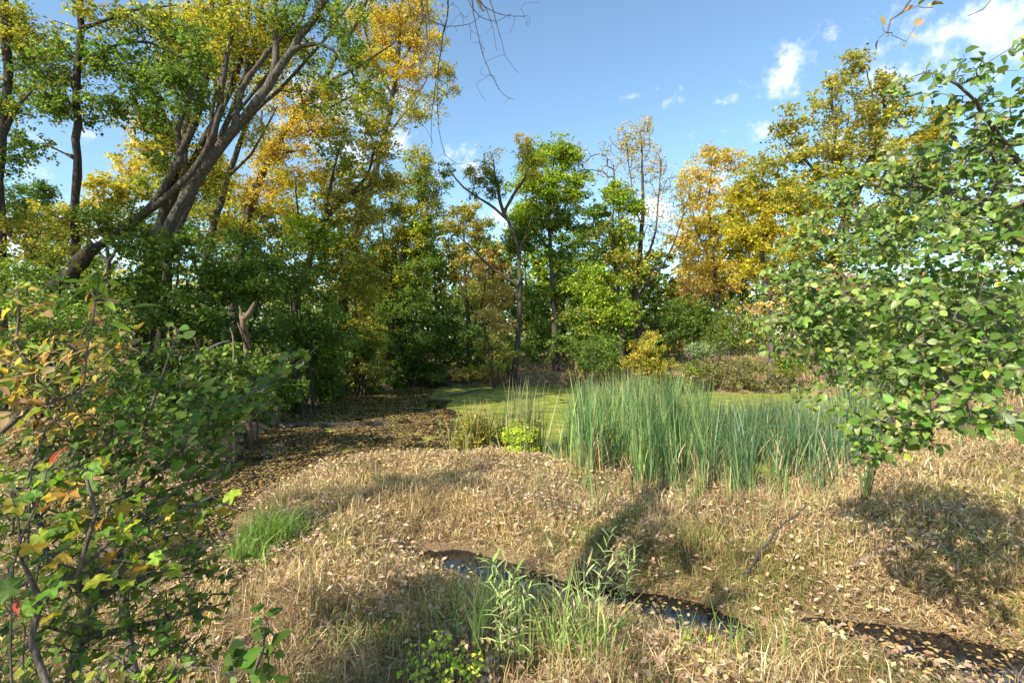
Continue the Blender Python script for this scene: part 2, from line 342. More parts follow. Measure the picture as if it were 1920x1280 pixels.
TREEK = 1.75; SHRUBK = 1.45
def tree(name, label, cat, d, guides, ells, bark=M_BARK, leaf=.12, cov=1.0, rc=.55, dr=None, base=None, seg=.6, rt=.008, group=None, droop=.3, up=.6, bare=0, twigs=1.0, tmpl=T_DIA, flat=.7, bow=.12):
    """guides: list of (pixel/depth points, r0, r1); ells: (cx,cy,rx,ry,pal,cov[,ddepth])"""
    sk = Skel(); first = True
    for g in guides:
        pts = [P(*(list(p) + [d])[:3]) if len(p) < 4 else np.array(p[:3]) for p in g[0]]
        if first:
            gz = float(gheight(np.array([pts[0][0]]), np.array([pts[0][1]]))[0]) - .12
            if pts[0][2] > gz:
                k = pts[0] - (pts[1] - pts[0]) * .0; lean = (pts[0] - pts[1]); lean[2] = 0
                pts = [np.array([k[0] + lean[0] * .4, k[1] + lean[1] * .4, gz])] + pts
            sk.guide(pts, g[1], g[2], seg=.6, wob=.02); first = False
        else: sk.limb(pts, g[1], g[2], seg=.6, wob=.02)
    root = empty(name, sk.pos[0]); tag(root, label, cat, group)
    clumps = []; nper = []; pals = []; rcs = []
    for e in ells:
        cx, cy, rx, ry, pal, cv = e[:6]; dd = d + (e[6] if len(e) > 6 else 0)
        c = P(cx, cy, dd); wx = rx / 960 * dd; wz = ry / 960 * dd; wy = dr if dr else (wx + wz) * .45
        area = math.pi * wx * wz; cc = min(rc, max(.25, min(wx, wz) * .6)); cc_ = cc
        ncl = max(3, int(area / (cc * cc) * 1.1 * twigs)); ntot = TREEK * cov * cv * area / (.15 * leaf * leaf)
        pts = ell_points(c, np.array([wx, wy, wz]) * .92, ncl)
        for q in pts: clumps.append(q); nper.append(ntot / ncl * RS.uniform(.35, 1.65)); pals.append(pal); rcs.append(cc * RS.uniform(.7, 1.3))
    sk.grow(clumps, seg=seg, rt=rt, up=up, bow=bow)
    add_wood(sk, root, bark, flare=.35)
    v, f, c, u = foliage(clumps, leaf, nper, rcs, pals, droop=droop, tmpl=tmpl, flat=flat)
    link('crown', mesh_np('crown', v, [f], c), root, M_LEAF)['kind'] = 'stuff'
    return root

# ------------------------------------------------------------------ terrain
POND = np.array([G(*p) for p in [(392, 1040), (450, 975), (510, 925), (590, 885), (680, 866), (790, 862), (860, 862), (930, 850), (1000, 862), (1100, 885), (1250, 905), (1420, 905), (1560, 880), (1660, 830), (1700, 775),
        (1640, 745), (1480, 736), (1300, 737), (1150, 727), (1040, 721), (960, 722), (880, 716), (780, 722), (690, 737), (610, 752), (540, 775), (480, 815), (430, 870), (375, 930), (345, 1010)]])
STREAM = [(800, 1040, .10), (840, 1052, .30), (900, 1068, .32), (960, 1086, .27), (1030, 1104, .14), (1110, 1120, .24), (1200, 1138, .25), (1290, 1158, .27), (1365, 1180, .2), (1440, 1180, -.1), (1540, 1180, .15), (1650, 1205, .30), (1800, 1238, .36), (1990, 1290, .4)]
SP = np.array([G(a, b) for a, b, c in STREAM]); SW = np.array([c for a, b, c in STREAM])
def seg_dist(x, y, a, b):
    ab = b - a; t = np.clip(((x - a[0]) * ab[0] + (y - a[1]) * ab[1]) / max(1e-9, ab @ ab), 0, 1)
    return np.hypot(x - a[0] - t * ab[0], y - a[1] - t * ab[1]), t
def pond_sd(x, y):
    """positive outside"""
    d = np.full(x.shape, 1e9); ins = np.zeros(x.shape, bool); n = len(POND)
    for i in range(n):
        a, b = POND[i], POND[(i + 1) % n]; dd, _ = seg_dist(x, y, a, b); d = np.minimum(d, dd)
        c = ((a[1] > y) != (b[1] > y)) & (x < (b[0] - a[0]) * (y - a[1]) / (b[1] - a[1] + 1e-12) + a[0]); ins ^= c
    return np.where(ins, -d, d)
def stream_sd(x, y):
    d = np.full(x.shape, 1e9)
    for i in range(len(SP) - 1):
        dd, t = seg_dist(x, y, SP[i], SP[i + 1]); d = np.minimum(d, dd - (SW[i] * (1 - t) + SW[i + 1] * t))
    return d
def gheight(x, y, fine=True):
    x = np.asarray(x, float); y = np.asarray(y, float)
    sd = pond_sd(x, y) + (fbm(x * .9, y * .9, 3) - .5) * .9
    near = np.clip((15 - y) / 6, 0, 1)
    land = .05 + .14 * np.clip(sd / .6, 0, 1) + .02 * np.clip(sd, 0, 4)
    hump = (fbm(x * .75 + 3, y * .75, 3) - .42) * .34 + (fbm(x * 2.4, y * 2.4 + 7, 2) - .5) * .16
    land = land + hump * .8 * np.clip(sd / 2.2, 0.05, 1) * (near * .8 + .2)
    far = np.clip((y - 26) / 14, 0, 1); lefts = np.clip((-x - y * .42 - .5) / 6, 0, 1) * np.clip((y - 6) / 4, 0, 1); right = np.clip((x - 9 - .1 * y) / 10, 0, 1)
    land = land + far * .9 + lefts * .6 + right * .5 + np.clip(y - 40, 0, 200) * .012
    land = np.maximum(land, .03)
    st = stream_sd(x, y) + (fbm(x * 3, y * 3, 2) - .5) * .12
    land = np.where(st < 1.0, land * np.clip(st / 1.0, 0, 1) ** .6 + -.01 * np.clip(1 - st, 0, 1), land)
    land = np.where(st < 0, np.maximum(-.10, st * .8 - .02), land)
    h = np.where(sd < 0.05, np.clip(sd * .35 - .01, -.5, .05), land)
    bank = np.clip((3.4 - y) / 3.4, 0, 1) ** 1.1 * 1.05
    return h + np.where(y < 3.4, bank, 0)
def spaced(parts):
    o = []
    for a, b, s in parts: o.append(np.arange(a, b, s))
    return np.concatenate(o)
gx = spaced([(-400, -60, 20), (-60, -20, 2.5), (-20, -9, .5), (-9, 10, .14), (10, 20, .5), (20, 60, 2.5), (60, 401, 20)])
gy = spaced([(-60, -4, 4), (-4, 2.5, .4), (2.5, 14, .14), (14, 36, .4), (36, 60, 2), (60, 600, 20)])
GX, GY = np.meshgrid(gx, gy); GZ = gheight(GX.ravel(), GY.ravel())
nx, ny = len(gx), len(gy); ii = (np.arange(ny - 1)[:, None] * nx + np.arange(nx - 1)[None]).ravel()
me = mesh_np('ground', np.stack([GX.ravel(), GY.ravel(), GZ], 1), [np.stack([ii, ii + 1, ii + nx + 1, ii + nx], 1)], smooth=True)
m, t = new_mat('soil_and_thatch'); l = t.links.new
o = nd(t, 'ShaderNodeOutputMaterial'); p = nd(t, 'ShaderNodeBsdfPrincipled'); p.inputs['Roughness'].default_value = .95; p.inputs['Specular IOR Level'].default_value = .1
g = nd(t, 'ShaderNodeNewGeometry')
n1 = nd(t, 'ShaderNodeTexNoise'); n1.inputs['Scale'].default_value = 45; n1.inputs['Detail'].default_value = 8; n1.inputs['Roughness'].default_value = .75; l(g.outputs['Position'], n1.inputs['Vector'])
n2 = nd(t, 'ShaderNodeTexNoise'); n2.inputs['Scale'].default_value = 1.1; n2.inputs['Detail'].default_value = 4; l(g.outputs['Position'], n2.inputs['Vector'])
c1 = nd(t, 'ShaderNodeValToRGB'); l(n1.outputs['Fac'], c1.inputs[0]); e = c1.color_ramp.elements; e[0].position = .34; e[0].color = (.05, .032, .018, 1); e[1].position = .68; e[1].color = (.40, .27, .14, 1)
k = e.new(.5); k.color = (.30, .20, .11, 1)
m2 = nd(t, 'ShaderNodeMix', data_type='RGBA'); r2 = nd(t, 'ShaderNodeMapRange'); l(n2.outputs['Fac'], r2.inputs['Value']); r2.inputs['From Min'].default_value = .45; r2.inputs['From Max'].default_value = .7; r2.inputs['To Max'].default_value = .45
l(r2.outputs[0], m2.inputs['Factor']); l(c1.outputs[0], m2.inputs[6]); m2.inputs[7].default_value = (.08, .08, .03, 1); l(m2.outputs[2], p.inputs['Base Color'])
b = nd(t, 'ShaderNodeBump'); b.inputs['Distance'].default_value = .03; l(n1.outputs['Fac'], b.inputs['Height']); l(b.outputs[0], p.inputs['Normal']); l(p.outputs[0], o.inputs[0])
tag(link('ground', me, None, m), kind='structure')

def water_mat(name, col, rough=.04, bump=.08, scale=5, spec=.5):
    m, t = new_mat(name); l = t.links.new
    o = nd(t, 'ShaderNodeOutputMaterial'); p = nd(t, 'ShaderNodeBsdfPrincipled'); p.inputs['Roughness'].default_value = rough; p.inputs['Base Color'].default_value = (*col, 1); p.inputs['IOR'].default_value = 1.333; p.inputs['Specular IOR Level'].default_value = spec
    g = nd(t, 'ShaderNodeNewGeometry'); n = nd(t, 'ShaderNodeTexNoise'); n.inputs['Scale'].default_value = scale; n.inputs['Detail'].default_value = 3; l(g.outputs['Position'], n.inputs['Vector'])
    b = nd(t, 'ShaderNodeBump'); b.inputs['Strength'].default_value = bump; b.inputs['Distance'].default_value = .02; l(n.outputs['Fac'], b.inputs['Height']); l(b.outputs[0], p.inputs['Normal']); l(p.outputs[0], o.inputs[0]); return m
def sheet(name, z, test, x0, x1, y0, y1, s, mat, kind, noise_z=0):
    xs = np.arange(x0, x1, s); ys = np.arange(y0, y1, s); X, Y = np.meshgrid(xs, ys); n = len(xs)
    ok = test(X.ravel() + s / 2, Y.ravel() + s / 2).reshape(X.shape)[:-1, :-1]
    ii = (np.arange(len(ys) - 1)[:, None] * n + np.arange(n - 1)[None])[ok]
    q = np.stack([ii, ii + 1, ii + n + 1, ii + n], 1); used, inv = np.unique(q, return_inverse=True)
    V = np.stack([X.ravel(), Y.ravel(), np.full(X.size, z) + noise_z * RS.rand(X.size)], 1)[used]
    V[:, :2] += RS.randn(len(V), 2) * s * .18
    o = link(name, mesh_np(name, V, [inv.reshape(-1, 4)]), None, mat); o['kind'] = kind; return o
sheet('pond_water', 0.0, lambda x, y: pond_sd(x, y) < 1.6, -14, 16, 4.6, 38, .4, water_mat('pond_water', (.022, .022, .013), .06, .12), 'structure')
sheet('stream_water', 0.012, lambda x, y: (stream_sd(x, y) < .5), -2.2, 7, 3.4, 7.2, .1, water_mat('stream_water', (.012, .012, .014), .03, .12, 9, 1.0), 'structure')
# duckweed mat
def weed_amt(x, y):
    # the mat thins out west of a line running up the pond
    return np.clip((160 + 960 * x / y - (CAMZ * 960 / y - 120) * .25) / 90, 0, 1)
m, t = new_mat('duckweed'); l = t.links.new
o = nd(t, 'ShaderNodeOutputMaterial'); p = nd(t, 'ShaderNodeBsdfPrincipled'); p.inputs['Roughness'].default_value = .38; p.inputs['Specular IOR Level'].default_value = .5
g = nd(t, 'ShaderNodeNewGeometry'); n1 = nd(t, 'ShaderNodeTexNoise'); n1.inputs['Scale'].default_value = 1.3; n1.inputs['Detail'].default_value = 9; n1.inputs['Roughness'].default_value = .7; l(g.outputs['Position'], n1.inputs['Vector'])
c1 = nd(t, 'ShaderNodeValToRGB'); l(n1.outputs['Fac'], c1.inputs[0]); e = c1.color_ramp.elements; e[0].position = .36; e[0].color = (.10, .14, .03, 1); e[1].position = .62; e[1].color = (.42, .42, .075, 1)
k = e.new(.48); k.color = (.24, .28, .045, 1)
n3 = nd(t, 'ShaderNodeTexNoise'); n3.inputs['Scale'].default_value = 40; n3.inputs['Detail'].default_value = 4; l(g.outputs['Position'], n3.inputs['Vector'])
b = nd(t, 'ShaderNodeBump'); b.inputs['Distance'].default_value = .01; b.inputs['Strength'].default_value = .5; l(n3.outputs['Fac'], b.inputs['Height']); l(b.outputs[0], p.inputs['Normal'])
l(c1.outputs[0], p.inputs['Base Color']); l(p.outputs[0], o.inputs[0])
dw = sheet('duckweed', .006, lambda x, y: (pond_sd(x, y) < .4) & ((weed_amt(x, y) * 1.1 + (fbm(x * 1.3, y * .9, 4) - .5) * 2.2) > .50), -8, 16, 8.4, 37, .13, m, 'stuff', .004)
tag(dw, 'yellow-green duckweed mat floating across the open pond', 'duckweed')

# ------------------------------------------------------------------ ground scatter (stuff)
def view_pts(n, y0, y1, k=1.12, pw=1.0, x0=-1e9, x1=1e9):
    """points on the ground seen from the bank, area-uniform for pw=1"""
    u = RS.rand(n); y = y0 * (y1 / y0) ** u if pw == 0 else np.sqrt(y0 ** 2 + (y1 ** 2 - y0 ** 2) * u)
    x = (RS.rand(n) * 2 - 1) * y * k; ok = (x > x0) & (x < x1); return x[ok], y[ok]
def blades(name, x, y, z, per, hgt, wid, pal, label, cat, lean=.8, spread=.06, curl=.5, kind='stuff', mat=M_BLADE, parent=None, colfun=None, follow=False):
    N = len(x) * per; bx = np.repeat(x, per) + RS.randn(N) * spread; by = np.repeat(y, per) + RS.randn(N) * spread
    dist = np.hypot(bx, by); bz = np.repeat(z, per)
    hh = np.repeat(np.broadcast_to(hgt, x.shape), per) * (.45 + .8 * RS.rand(N)); ww = np.maximum(wid, dist * wid / 5.5) * (.7 + .6 * RS.rand(N))
    az = RS.rand(N) * 2 * math.pi + np.repeat(RS.rand(len(x)) * 6.28, per) * 0; tl = np.abs(RS.randn(N)) * lean
    tl = np.clip(tl, .03, 1.32 + .15 * RS.rand(N)); dx = np.cos(az); dy = np.sin(az); tl2 = np.clip(tl + curl * (.3 + RS.rand(N)), 0, 1.72)
    p0 = np.stack([bx, by, bz], 1); s1 = np.stack([dx * np.sin(tl), dy * np.sin(tl), np.cos(tl)], 1); s2 = np.stack([dx * np.sin(tl2), dy * np.sin(tl2), np.cos(tl2)], 1)
    p1 = p0 + s1 * (hh * .55)[:, None]; p2 = p1 + s2 * (hh * .45)[:, None]
    if follow:
        for q_ in (p1, p2): q_[:, 2] = np.maximum(q_[:, 2], gheight(q_[:, 0], q_[:, 1]) + .004 + .05 * RS.rand(N) * np.clip(hh / .2, .3, 1.2))
    sa = RS.rand(N) * 3.14; w = np.stack([np.cos(sa), np.sin(sa), .3 * RS.randn(N)], 1) * (ww / 2)[:, None]
    V = np.stack([p0 - w, p0 + w, p1 + w * .8, p1 - w * .8, p2], 1).reshape(-1, 3); b = np.arange(N) * 5
    F4 = np.stack([b, b + 1, b + 2, b + 3], 1); F3 = np.stack([b + 3, b + 2, b + 4], 1)
    if colfun is not None: C = colfun(bx, by, N)
    else: C = pick(pal, N)
    C = np.repeat(C, 5, 0)
    return (V, F4, F3, C)
def blade_obj(name, sets, label, cat, mat=M_BLADE, kind='stuff', parent=None, group=None):
    V = []; A = []; B = []; C = []; o = 0
    for v, a, b, c in sets: V.append(v); A.append(a + o); B.append(b + o); C.append(c); o += len(v)
    ob = link(name, mesh_np(name, np.concatenate(V), [np.concatenate(A), np.concatenate(B)], np.concatenate(C)), parent, mat)
    if parent is None: tag(ob, label, cat, group, kind)
    return ob
PAL['bank'] = [((.26, .24, .09), 3), ((.17, .19, .06), 3), ((.36, .29, .13), 1.5)]
PAL['straw'] = [((.46, .335, .165), 4), ((.62, .49, .29), 3), ((.34, .235, .115), 3), ((.20, .13, .065), 1.4), ((.42, .35, .13), 1)]
PAL['strawg'] = [((.44, .34, .14), 3), ((.30, .27, .09), 3), ((.16, .19, .05), 3), ((.34, .24, .10), 2)]
PAL['sedge'] = [((.09, .17, .03), 3), ((.14, .22, .04), 2), ((.20, .22, .05), 1)]
PAL['litter'] = [((.54, .40, .26), 4), ((.42, .29, .17), 4), ((.56, .40, .16), 1.2), ((.28, .17, .10), 3), ((.52, .31, .12), .5)]
PAL['floaty'] = [((.44, .33, .13), 4), ((.25, .15, .07), 4), ((.50, .36, .10), 1.6), ((.12, .08, .04), 3), ((.42, .25, .07), 1)]
def straw_col(x, y, N):
    g = fbm(x * .8 + 5, y * .8, 3) + .02 * RS.randn(N); gr = np.clip((g - .56) * 6 + np.clip((x - 4.0) * .14, 0, .45) + np.clip((-x - 1.2 - .5 * (y - 4)) * .2, 0, .5) + np.clip((4.6 - y) * .7, 0, .5) * (x < 1), 0, .85)
    a = pick('straw', N); b = pick('strawg', N); r = RS.rand(N) < gr
    tone = .50 + 1.05 * fbm(x * 1.6, y * 1.6 + 4, 3)
    return np.where(r[:, None], b, a) * tone[:, None]
sets = []
x, y = view_pts(24500, 3.0, 12.8)
keep = (pond_sd(x, y) > .05 + .25 * RS.rand(len(x))) & (stream_sd(x, y) > np.where(x < .3, .12, .06)) ; x, y = x[keep], y[keep]
tall = (.12 + .14 * fbm(x * 1.1 + 9, y * 1.1, 3) * (1 + np.clip((x - 4.5) * .25, 0, 1))) * np.clip(.35 + stream_sd(x, y) * .8, .35, 1) * np.clip(.62 + pond_sd(x, y) * .3, .62, 1)
sets.append(blades('g', x, y, gheight(x, y) + .005 + .035 * RS.rand(len(x)), 8, tall, .008, None, '', '', lean=2.1, spread=.08, curl=.8, follow=True, colfun=straw_col))
x, y = view_pts(26000, 3.6, 8.5)
st_ = stream_sd(x, y); keep = (st_ > np.where(x < .3, .12, .05)) & (st_ < 1.0) & (y > 4.2); x, y = x[keep][:6500], y[keep][:6500]
sets.append(blades('g', x, y, gheight(x, y) + .01, 8, np.clip(.09 + stream_sd(x, y) * .12, .08, .18), .008, None, '', '', lean=1.9, spread=.06, curl=.8, follow=True, colfun=straw_col))
x, y = view_pts(2600, 3.0, 8)
keep = (pond_sd(x, y) > 0) & (stream_sd(x, y) > .45) & (pond_sd(x, y) > .4) & (fbm(x * 1.5, y * 1.5 + 20, 3) > .56); x, y = x[keep], y[keep]
sets.append(blades('g', x, y, gheight(x, y) - .01, 12, .34, .006, None, '', '', lean=.5, spread=.04, curl=.9, colfun=straw_col))
x, y = view_pts(5200, 12, 40, 1.2)
keep = (pond_sd(x, y) > .1); x, y = x[keep], y[keep]
sets.append(blades('g', x, y, gheight(x, y) - .02, 6, .5, .006, None, '', '', lean=.5, spread=.12, curl=.7, colfun=straw_col))
blade_obj('dry_grass', sets, 'matted straw-coloured dead grass covering the marshy ground before the pond', 'dry grass')
def litter(name, x, y, z, size, pal, label, cat, up=1.6):
    N = len(x); n = RS.randn(N, 3) * .55; n[:, 2] = np.abs(n[:, 2]) + up; F = frames(n, RS.randn(N, 3))
    tm = oval(.30, 4, .2, -.15)
    dist = np.hypot(x, y); sz = size * (.6 + .8 * RS.rand(N)) * np.clip(dist / 9, 1, 1.9)
    v, f, c, u = stamp(T_DIA if N > 9000 else tm, np.stack([x, y, z], 1), F, sz, pick(pal, N))
    return tag(link(name, mesh_np(name, v, [f], c), None, M_LITTER), label, cat, kind='stuff')
x, y = view_pts(40000, 3.2, 13); k = (pond_sd(x, y) > -.1) & (stream_sd(x, y) > 0) & (fbm(x * .9, y * .9 + 30, 3) + .3 * RS.rand(len(x)) + np.where(y > 4.6, .05, -.05) > .585); x, y = x[k], y[k]
litter('leaf_litter', x, y, gheight(x, y) + .07 + .09 * RS.rand(len(x)), .058, 'litter', 'pale tan fallen leaves lying in the dead grass', 'fallen leaves', 1.2)
xa, ya = view_pts(120000, 5.2, 32, .75, x1=3); xb, yb = view_pts(70000, 5.2, 18, .75, pw=0, x1=0); x = np.concatenate([xa, xb]); y = np.concatenate([ya, yb]); k = (pond_sd(x, y) < .45)
a = 1 - np.clip(weed_amt(x, y), 0, .93); k &= (fbm(x * 2.0, y * 1.1 + 50, 4) + .16 * RS.rand(len(x)) > .40) & (RS.rand(len(x)) < a); x, y = x[k], y[k]
litter('floating_leaves', x, y, np.full(len(x), .012) + .01 * RS.rand(len(x)), .046, 'floaty', 'yellow and brown leaves floating on the dark left arm of pond', 'floating leaves', 5)
x, y = view_pts(14000, 3.4, 7); ssd = stream_sd(x, y); k = (ssd < .12) & (fbm(x * 3, y * 3 + 8, 2) + .25 * RS.rand(len(x)) > np.where(x > 2.9, .50, .66)); x, y = x[k], y[k]
litter('stream_leaves', x, y, np.full(len(x), .02) + .008 * RS.rand(len(x)), .043, 'floaty', 'yellow leaves drifting on the narrow foreground stream', 'floating leaves', 6)

# ------------------------------------------------------------------ trees of the far bank
tree('forked_willow', 'slender bare-stemmed willow forking above the pond, leaning limbs against blue sky', 'tree', 29.5,
     [([(962, 712), (970, 650), (974, 590), (975, 520), (969, 460), (950, 412), (915, 382), (870, 352), (846, 322)], .20, .04),
      ([(950, 412), (938, 380), (932, 345), (925, 300)], .13, .03), ([(942, 392), (965, 362), (984, 335), (996, 300), (985, 262)], .11, .03),
      ([(972, 535), (930, 508), (900, 482), (872, 452), (850, 440)], .09, .03), ([(975, 480), (990, 430), (1000, 400)], .06, .02)],
     [(845, 320, 22, 16, 'dkgreen', .7), (905, 325, 34, 26, 'olive', 1.0), (925, 350, 25, 25, 'dkgreen', .9), (890, 355, 25, 18, 'dkgreen', .5), (925, 290, 22, 28, 'orange', .2), (985, 262, 22, 14, 'orange', .5), (990, 310, 26, 40, 'olive', .8),
      (1010, 290, 26, 30, 'ygreen', .6)], bark=M_BARK, leaf=.11, rc=.4)
tree('yellow_green_ash', 'tall ash with bright yellow-green crown in the middle of the far bank', 'tree', 33,
     [([(1042, 700), (1040, 600), (1034, 500), (1030, 420), (1034, 340), (1040, 280)], .24, .04), ([(1034, 470), (1000, 430), (985, 370)], .08, .03), ([(1032, 440), (1060, 390), (1075, 330)], .08, .03),
      ([(1040, 620), (1060, 560), (1075, 520)], .08, .03)],
     [(1045, 282, 36, 26, 'ygreen', 1.5), (985, 345, 34, 40, 'ygreen', 1.1), (980, 420, 34, 34, 'ygreen', .9), (1085, 350, 26, 40, 'ygreen', .9), (1015, 310, 34, 28, 'ygreen', 1.3), (1070, 300, 22, 26, 'ygreen', 1.2), (1040, 350, 56, 34, 'ygreen', 1.3), (990, 395, 34, 28, 'ygreen', 1.3), (1040, 400, 50, 36, 'mixed', 1.2), (1075, 430, 34, 30, 'green', .9),
      (985, 450, 40, 36, 'green', 1.0), (1050, 485, 44, 24, 'green', .5), (1000, 560, 30, 30, 'green', .6), (1070, 540, 40, 34, 'mixed', .9)], leaf=.18, rc=.6, cov=1.4)
tree('green_ash', 'green and yellow ash with drooping sprays right of the tall yellow-green one', 'tree', 31.5,
     [([(1168, 715), (1165, 620), (1158, 540), (1150, 460), (1150, 380)], .2, .04), ([(1160, 560), (1120, 500), (1100, 440)], .08, .03), ([(1155, 520), (1185, 450), (1190, 400)], .08, .03)],
     [(1155, 362, 26, 22, 'ygreen', 1.2), (1180, 385, 30, 24, 'ygreen', 1.2), (1120, 395, 26, 28, 'green', 1.0), (1140, 430, 44, 32, 'mixed', 1.2), (1178, 440, 26, 30, 'ygreen', .9), (1100, 470, 38, 30, 'green', 1.0), (1170, 500, 44, 36, 'mixedy', 1.0),
      (1110, 530, 44, 34, 'ygreen', 1.1), (1150, 580, 56, 34, 'ygreen', 1.1), (1085, 600, 40, 34, 'mixed', 1.0), (1060, 640, 30, 28, 'green', .8), (1130, 640, 44, 30, 'green', .9)], leaf=.18, rc=.6, cov=1.35)
tree('sparse_poplar', 'nearly bare poplar with orange leaves on its thin upright twigs', 'tree', 33,
     [([(1205, 705), (1200, 620), (1192, 545), (1200, 470), (1205, 400), (1205, 320), (1200, 250)], .30, .03), ([(1195, 560), (1240, 500), (1270, 440), (1285, 380)], .10, .02), ([(1192, 545), (1170, 470), (1160, 400), (1150, 310)], .09, .02),
      ([(1200, 520), (1225, 450), (1235, 370), (1240, 300)], .09, .02), ([(1202, 430), (1185, 350), (1175, 270)], .06, .02), ([(1198, 590), (1170, 560), (1140, 530)], .08, .02)],
     [(1195, 290, 42, 52, 'orange', .22), (1180, 260, 30, 30, 'orange', .3), (1235, 330, 28, 60, 'orange', .16), (1140, 300, 22, 50, 'orange', .1), (1170, 370, 40, 50, 'orange', .16), (1275, 380, 26, 60, 'orange', .25), (1230, 430, 46, 50, 'tan', .15), (1090, 300, 20, 40, 'orange', .12), (1215, 240, 14, 20, 'orange', .4)],
     leaf=.11, rc=.4, twigs=2.2, rt=.011, bark=M_BARK, up=1.2)
tree('orange_poplar', 'loose orange and gold poplar between the bare poplar and yellow maple', 'tree', 38,
     [([(1345, 660), (1345, 560), (1335, 470), (1330, 380), (1335, 300)], .2, .04), ([(1338, 500), (1305, 430), (1295, 350)], .08, .02), ([(1338, 470), (1370, 400), (1380, 330)], .08, .02)],
     [(1300, 335, 34, 34, 'orange', .7), (1345, 300, 38, 30, 'orange', .8), (1335, 360, 46, 36, 'orange', .6), (1300, 400, 34, 36, 'orange', .6), (1350, 430, 54, 40, 'yellow', .7), (1310, 480, 44, 40, 'orange', .6), (1360, 520, 60, 40, 'orange', .55), (1300, 540, 40, 36, 'tan', .4), (1390, 300, 26, 24, 'orange', .5)],
     leaf=.17, rc=.6, twigs=1.5, cov=1.2)
tree('yellow_maple', 'clear yellow maple with a stout pale trunk on the right far bank', 'tree', 27.5,
     [([(1446, 722), (1446, 650), (1440, 560), (1430, 480), (1425, 400), (1430, 320)], .20, .04), ([(1440, 540), (1400, 470), (1385, 420)], .08, .02), ([(1440, 520), (1470, 450), (1480, 380)], .08, .02)],
     [(1420, 330, 44, 34, 'mixedy', .9), (1390, 370, 36, 30, 'yellow', 1.2), (1440, 390, 50, 34, 'yellow', 1.2), (1385, 430, 34, 34, 'yellow', 1.1), (1430, 450, 50, 34, 'yellow', 1.2), (1410, 500, 44, 24, 'yellow', .8), (1480, 360, 30, 34, 'mixedy', .9), (1440, 560, 44, 34, 'tan', .5)],
     leaf=.16, rc=.55, bark=M_BARKL, cov=1.25)
tree('large_olive_willow', 'broad olive and gold willow, the tallest crown on the right', 'tree', 23,
     [([(1665, 740), (1640, 640), (1600, 560), (1570, 500), (1580, 430), (1610, 350), (1640, 280), (1660, 220), (1650, 140)], .38, .04), ([(1590, 400), (1540, 330), (1500, 290), (1470, 260)], .12, .03), ([(1605, 360), (1570, 280), (1560, 200), (1560, 150)], .12, .03),
      ([(1620, 320), (1690, 270), (1740, 240), (1790, 240)], .12, .03), ([(1640, 280), (1640, 200), (1625, 130)], .08, .02)],
     [(1610, 130, 50, 32, 'olive', .75), (1560, 165, 46, 30, 'olive', .7), (1650, 170, 50, 30, 'olive', .9), (1530, 215, 40, 24, 'olive', .6), (1600, 215, 60, 30, 'olive', 1.0), (1680, 220, 50, 30, 'mixedy', 1.0), (1475, 235, 36, 34, 'olive', .9), (1475, 300, 50, 34, 'olive', 1.0), (1545, 275, 60, 34, 'olive', 1.1), (1630, 270, 60, 30, 'olive', 1.0), (1720, 265, 56, 36, 'yellow', 1.0),
      (1775, 215, 32, 24, 'yellow', 1.1), (1560, 330, 60, 34, 'mixedy', 1.0), (1650, 330, 70, 34, 'yellow', 1.0), (1740, 320, 60, 40, 'mixedy', 1.0), (1500, 370, 50, 36, 'mixedy', 1.0), (1600, 400, 90, 40, 'mixedy', 1.0), (1700, 400, 80, 50, 'mixed', 1.0), (1620, 470, 110, 40, 'mixed', .9), (1500, 450, 60, 40, 'yellow', .9),
      (1560, 540, 90, 40, 'tan', .5), (1820, 300, 70, 60, 'mixed', .9), (1860, 420, 80, 70, 'mixed', .9)],
     leaf=.145, rc=.5, cov=1.1)
tree('olive_willow', 'round-topped olive willow left of the forked willow', 'tree', 35,
     [([(878, 690), (880, 620), (872, 540), (872, 480), (868, 420)], .22, .05), ([(875, 560), (850, 500), (840, 450)], .1, .03), ([(873, 520), (900, 460), (905, 420)], .08, .02), ([(880, 640), (905, 560), (912, 500)], .1, .03)],
     [(870, 400, 30, 16, 'olive', 1.2), (885, 388, 24, 10, 'yellow', .8), (840, 425, 36, 24, 'olive', 1.1), (895, 430, 40, 24, 'olive', 1.1), (850, 470, 40, 26, 'olive', .8), (880, 500, 40, 30, 'tan', .5), (900, 545, 44, 30, 'olive', .5), (870, 580, 40, 30, 'mixed', .7), (935, 560, 34, 30, 'tan', .5)],
     leaf=.16, rc=.5, bark=M_BARKD, cov=1.3)
# trees on the left bank, right of the leaning ones
tree('gold_green_poplar', 'poplar with dappled gold-green crown where the left bank meets open sky', 'tree', 29,
     [([(725, 680), (735, 600), (745, 520), (765, 440), (785, 380), (790, 310)], .18, .03), ([(745, 520), (720, 450), (715, 380)], .08, .02), ([(770, 430), (810, 380), (820, 340)], .06, .02)],
     [(785, 300, 34, 28, 'mixedy', .9), (800, 345, 40, 30, 'mixed', 1.0), (755, 340, 34, 30, 'olive', .8), (790, 390, 44, 30, 'mixedy', 1.1), (745, 400, 40, 34, 'mixed', .8), (800, 430, 30, 26, 'ygreen', .9), (765, 450, 44, 34, 'mixedy', 1.0), (720, 470, 40, 34, 'mixedy', .9), (770, 510, 44, 34, 'mixed', .9), (720, 540, 44, 34, 'mixedy', .9), (815, 480, 26, 26, 'green', .8)],
     leaf=.125, rc=.5, cov=1.3)
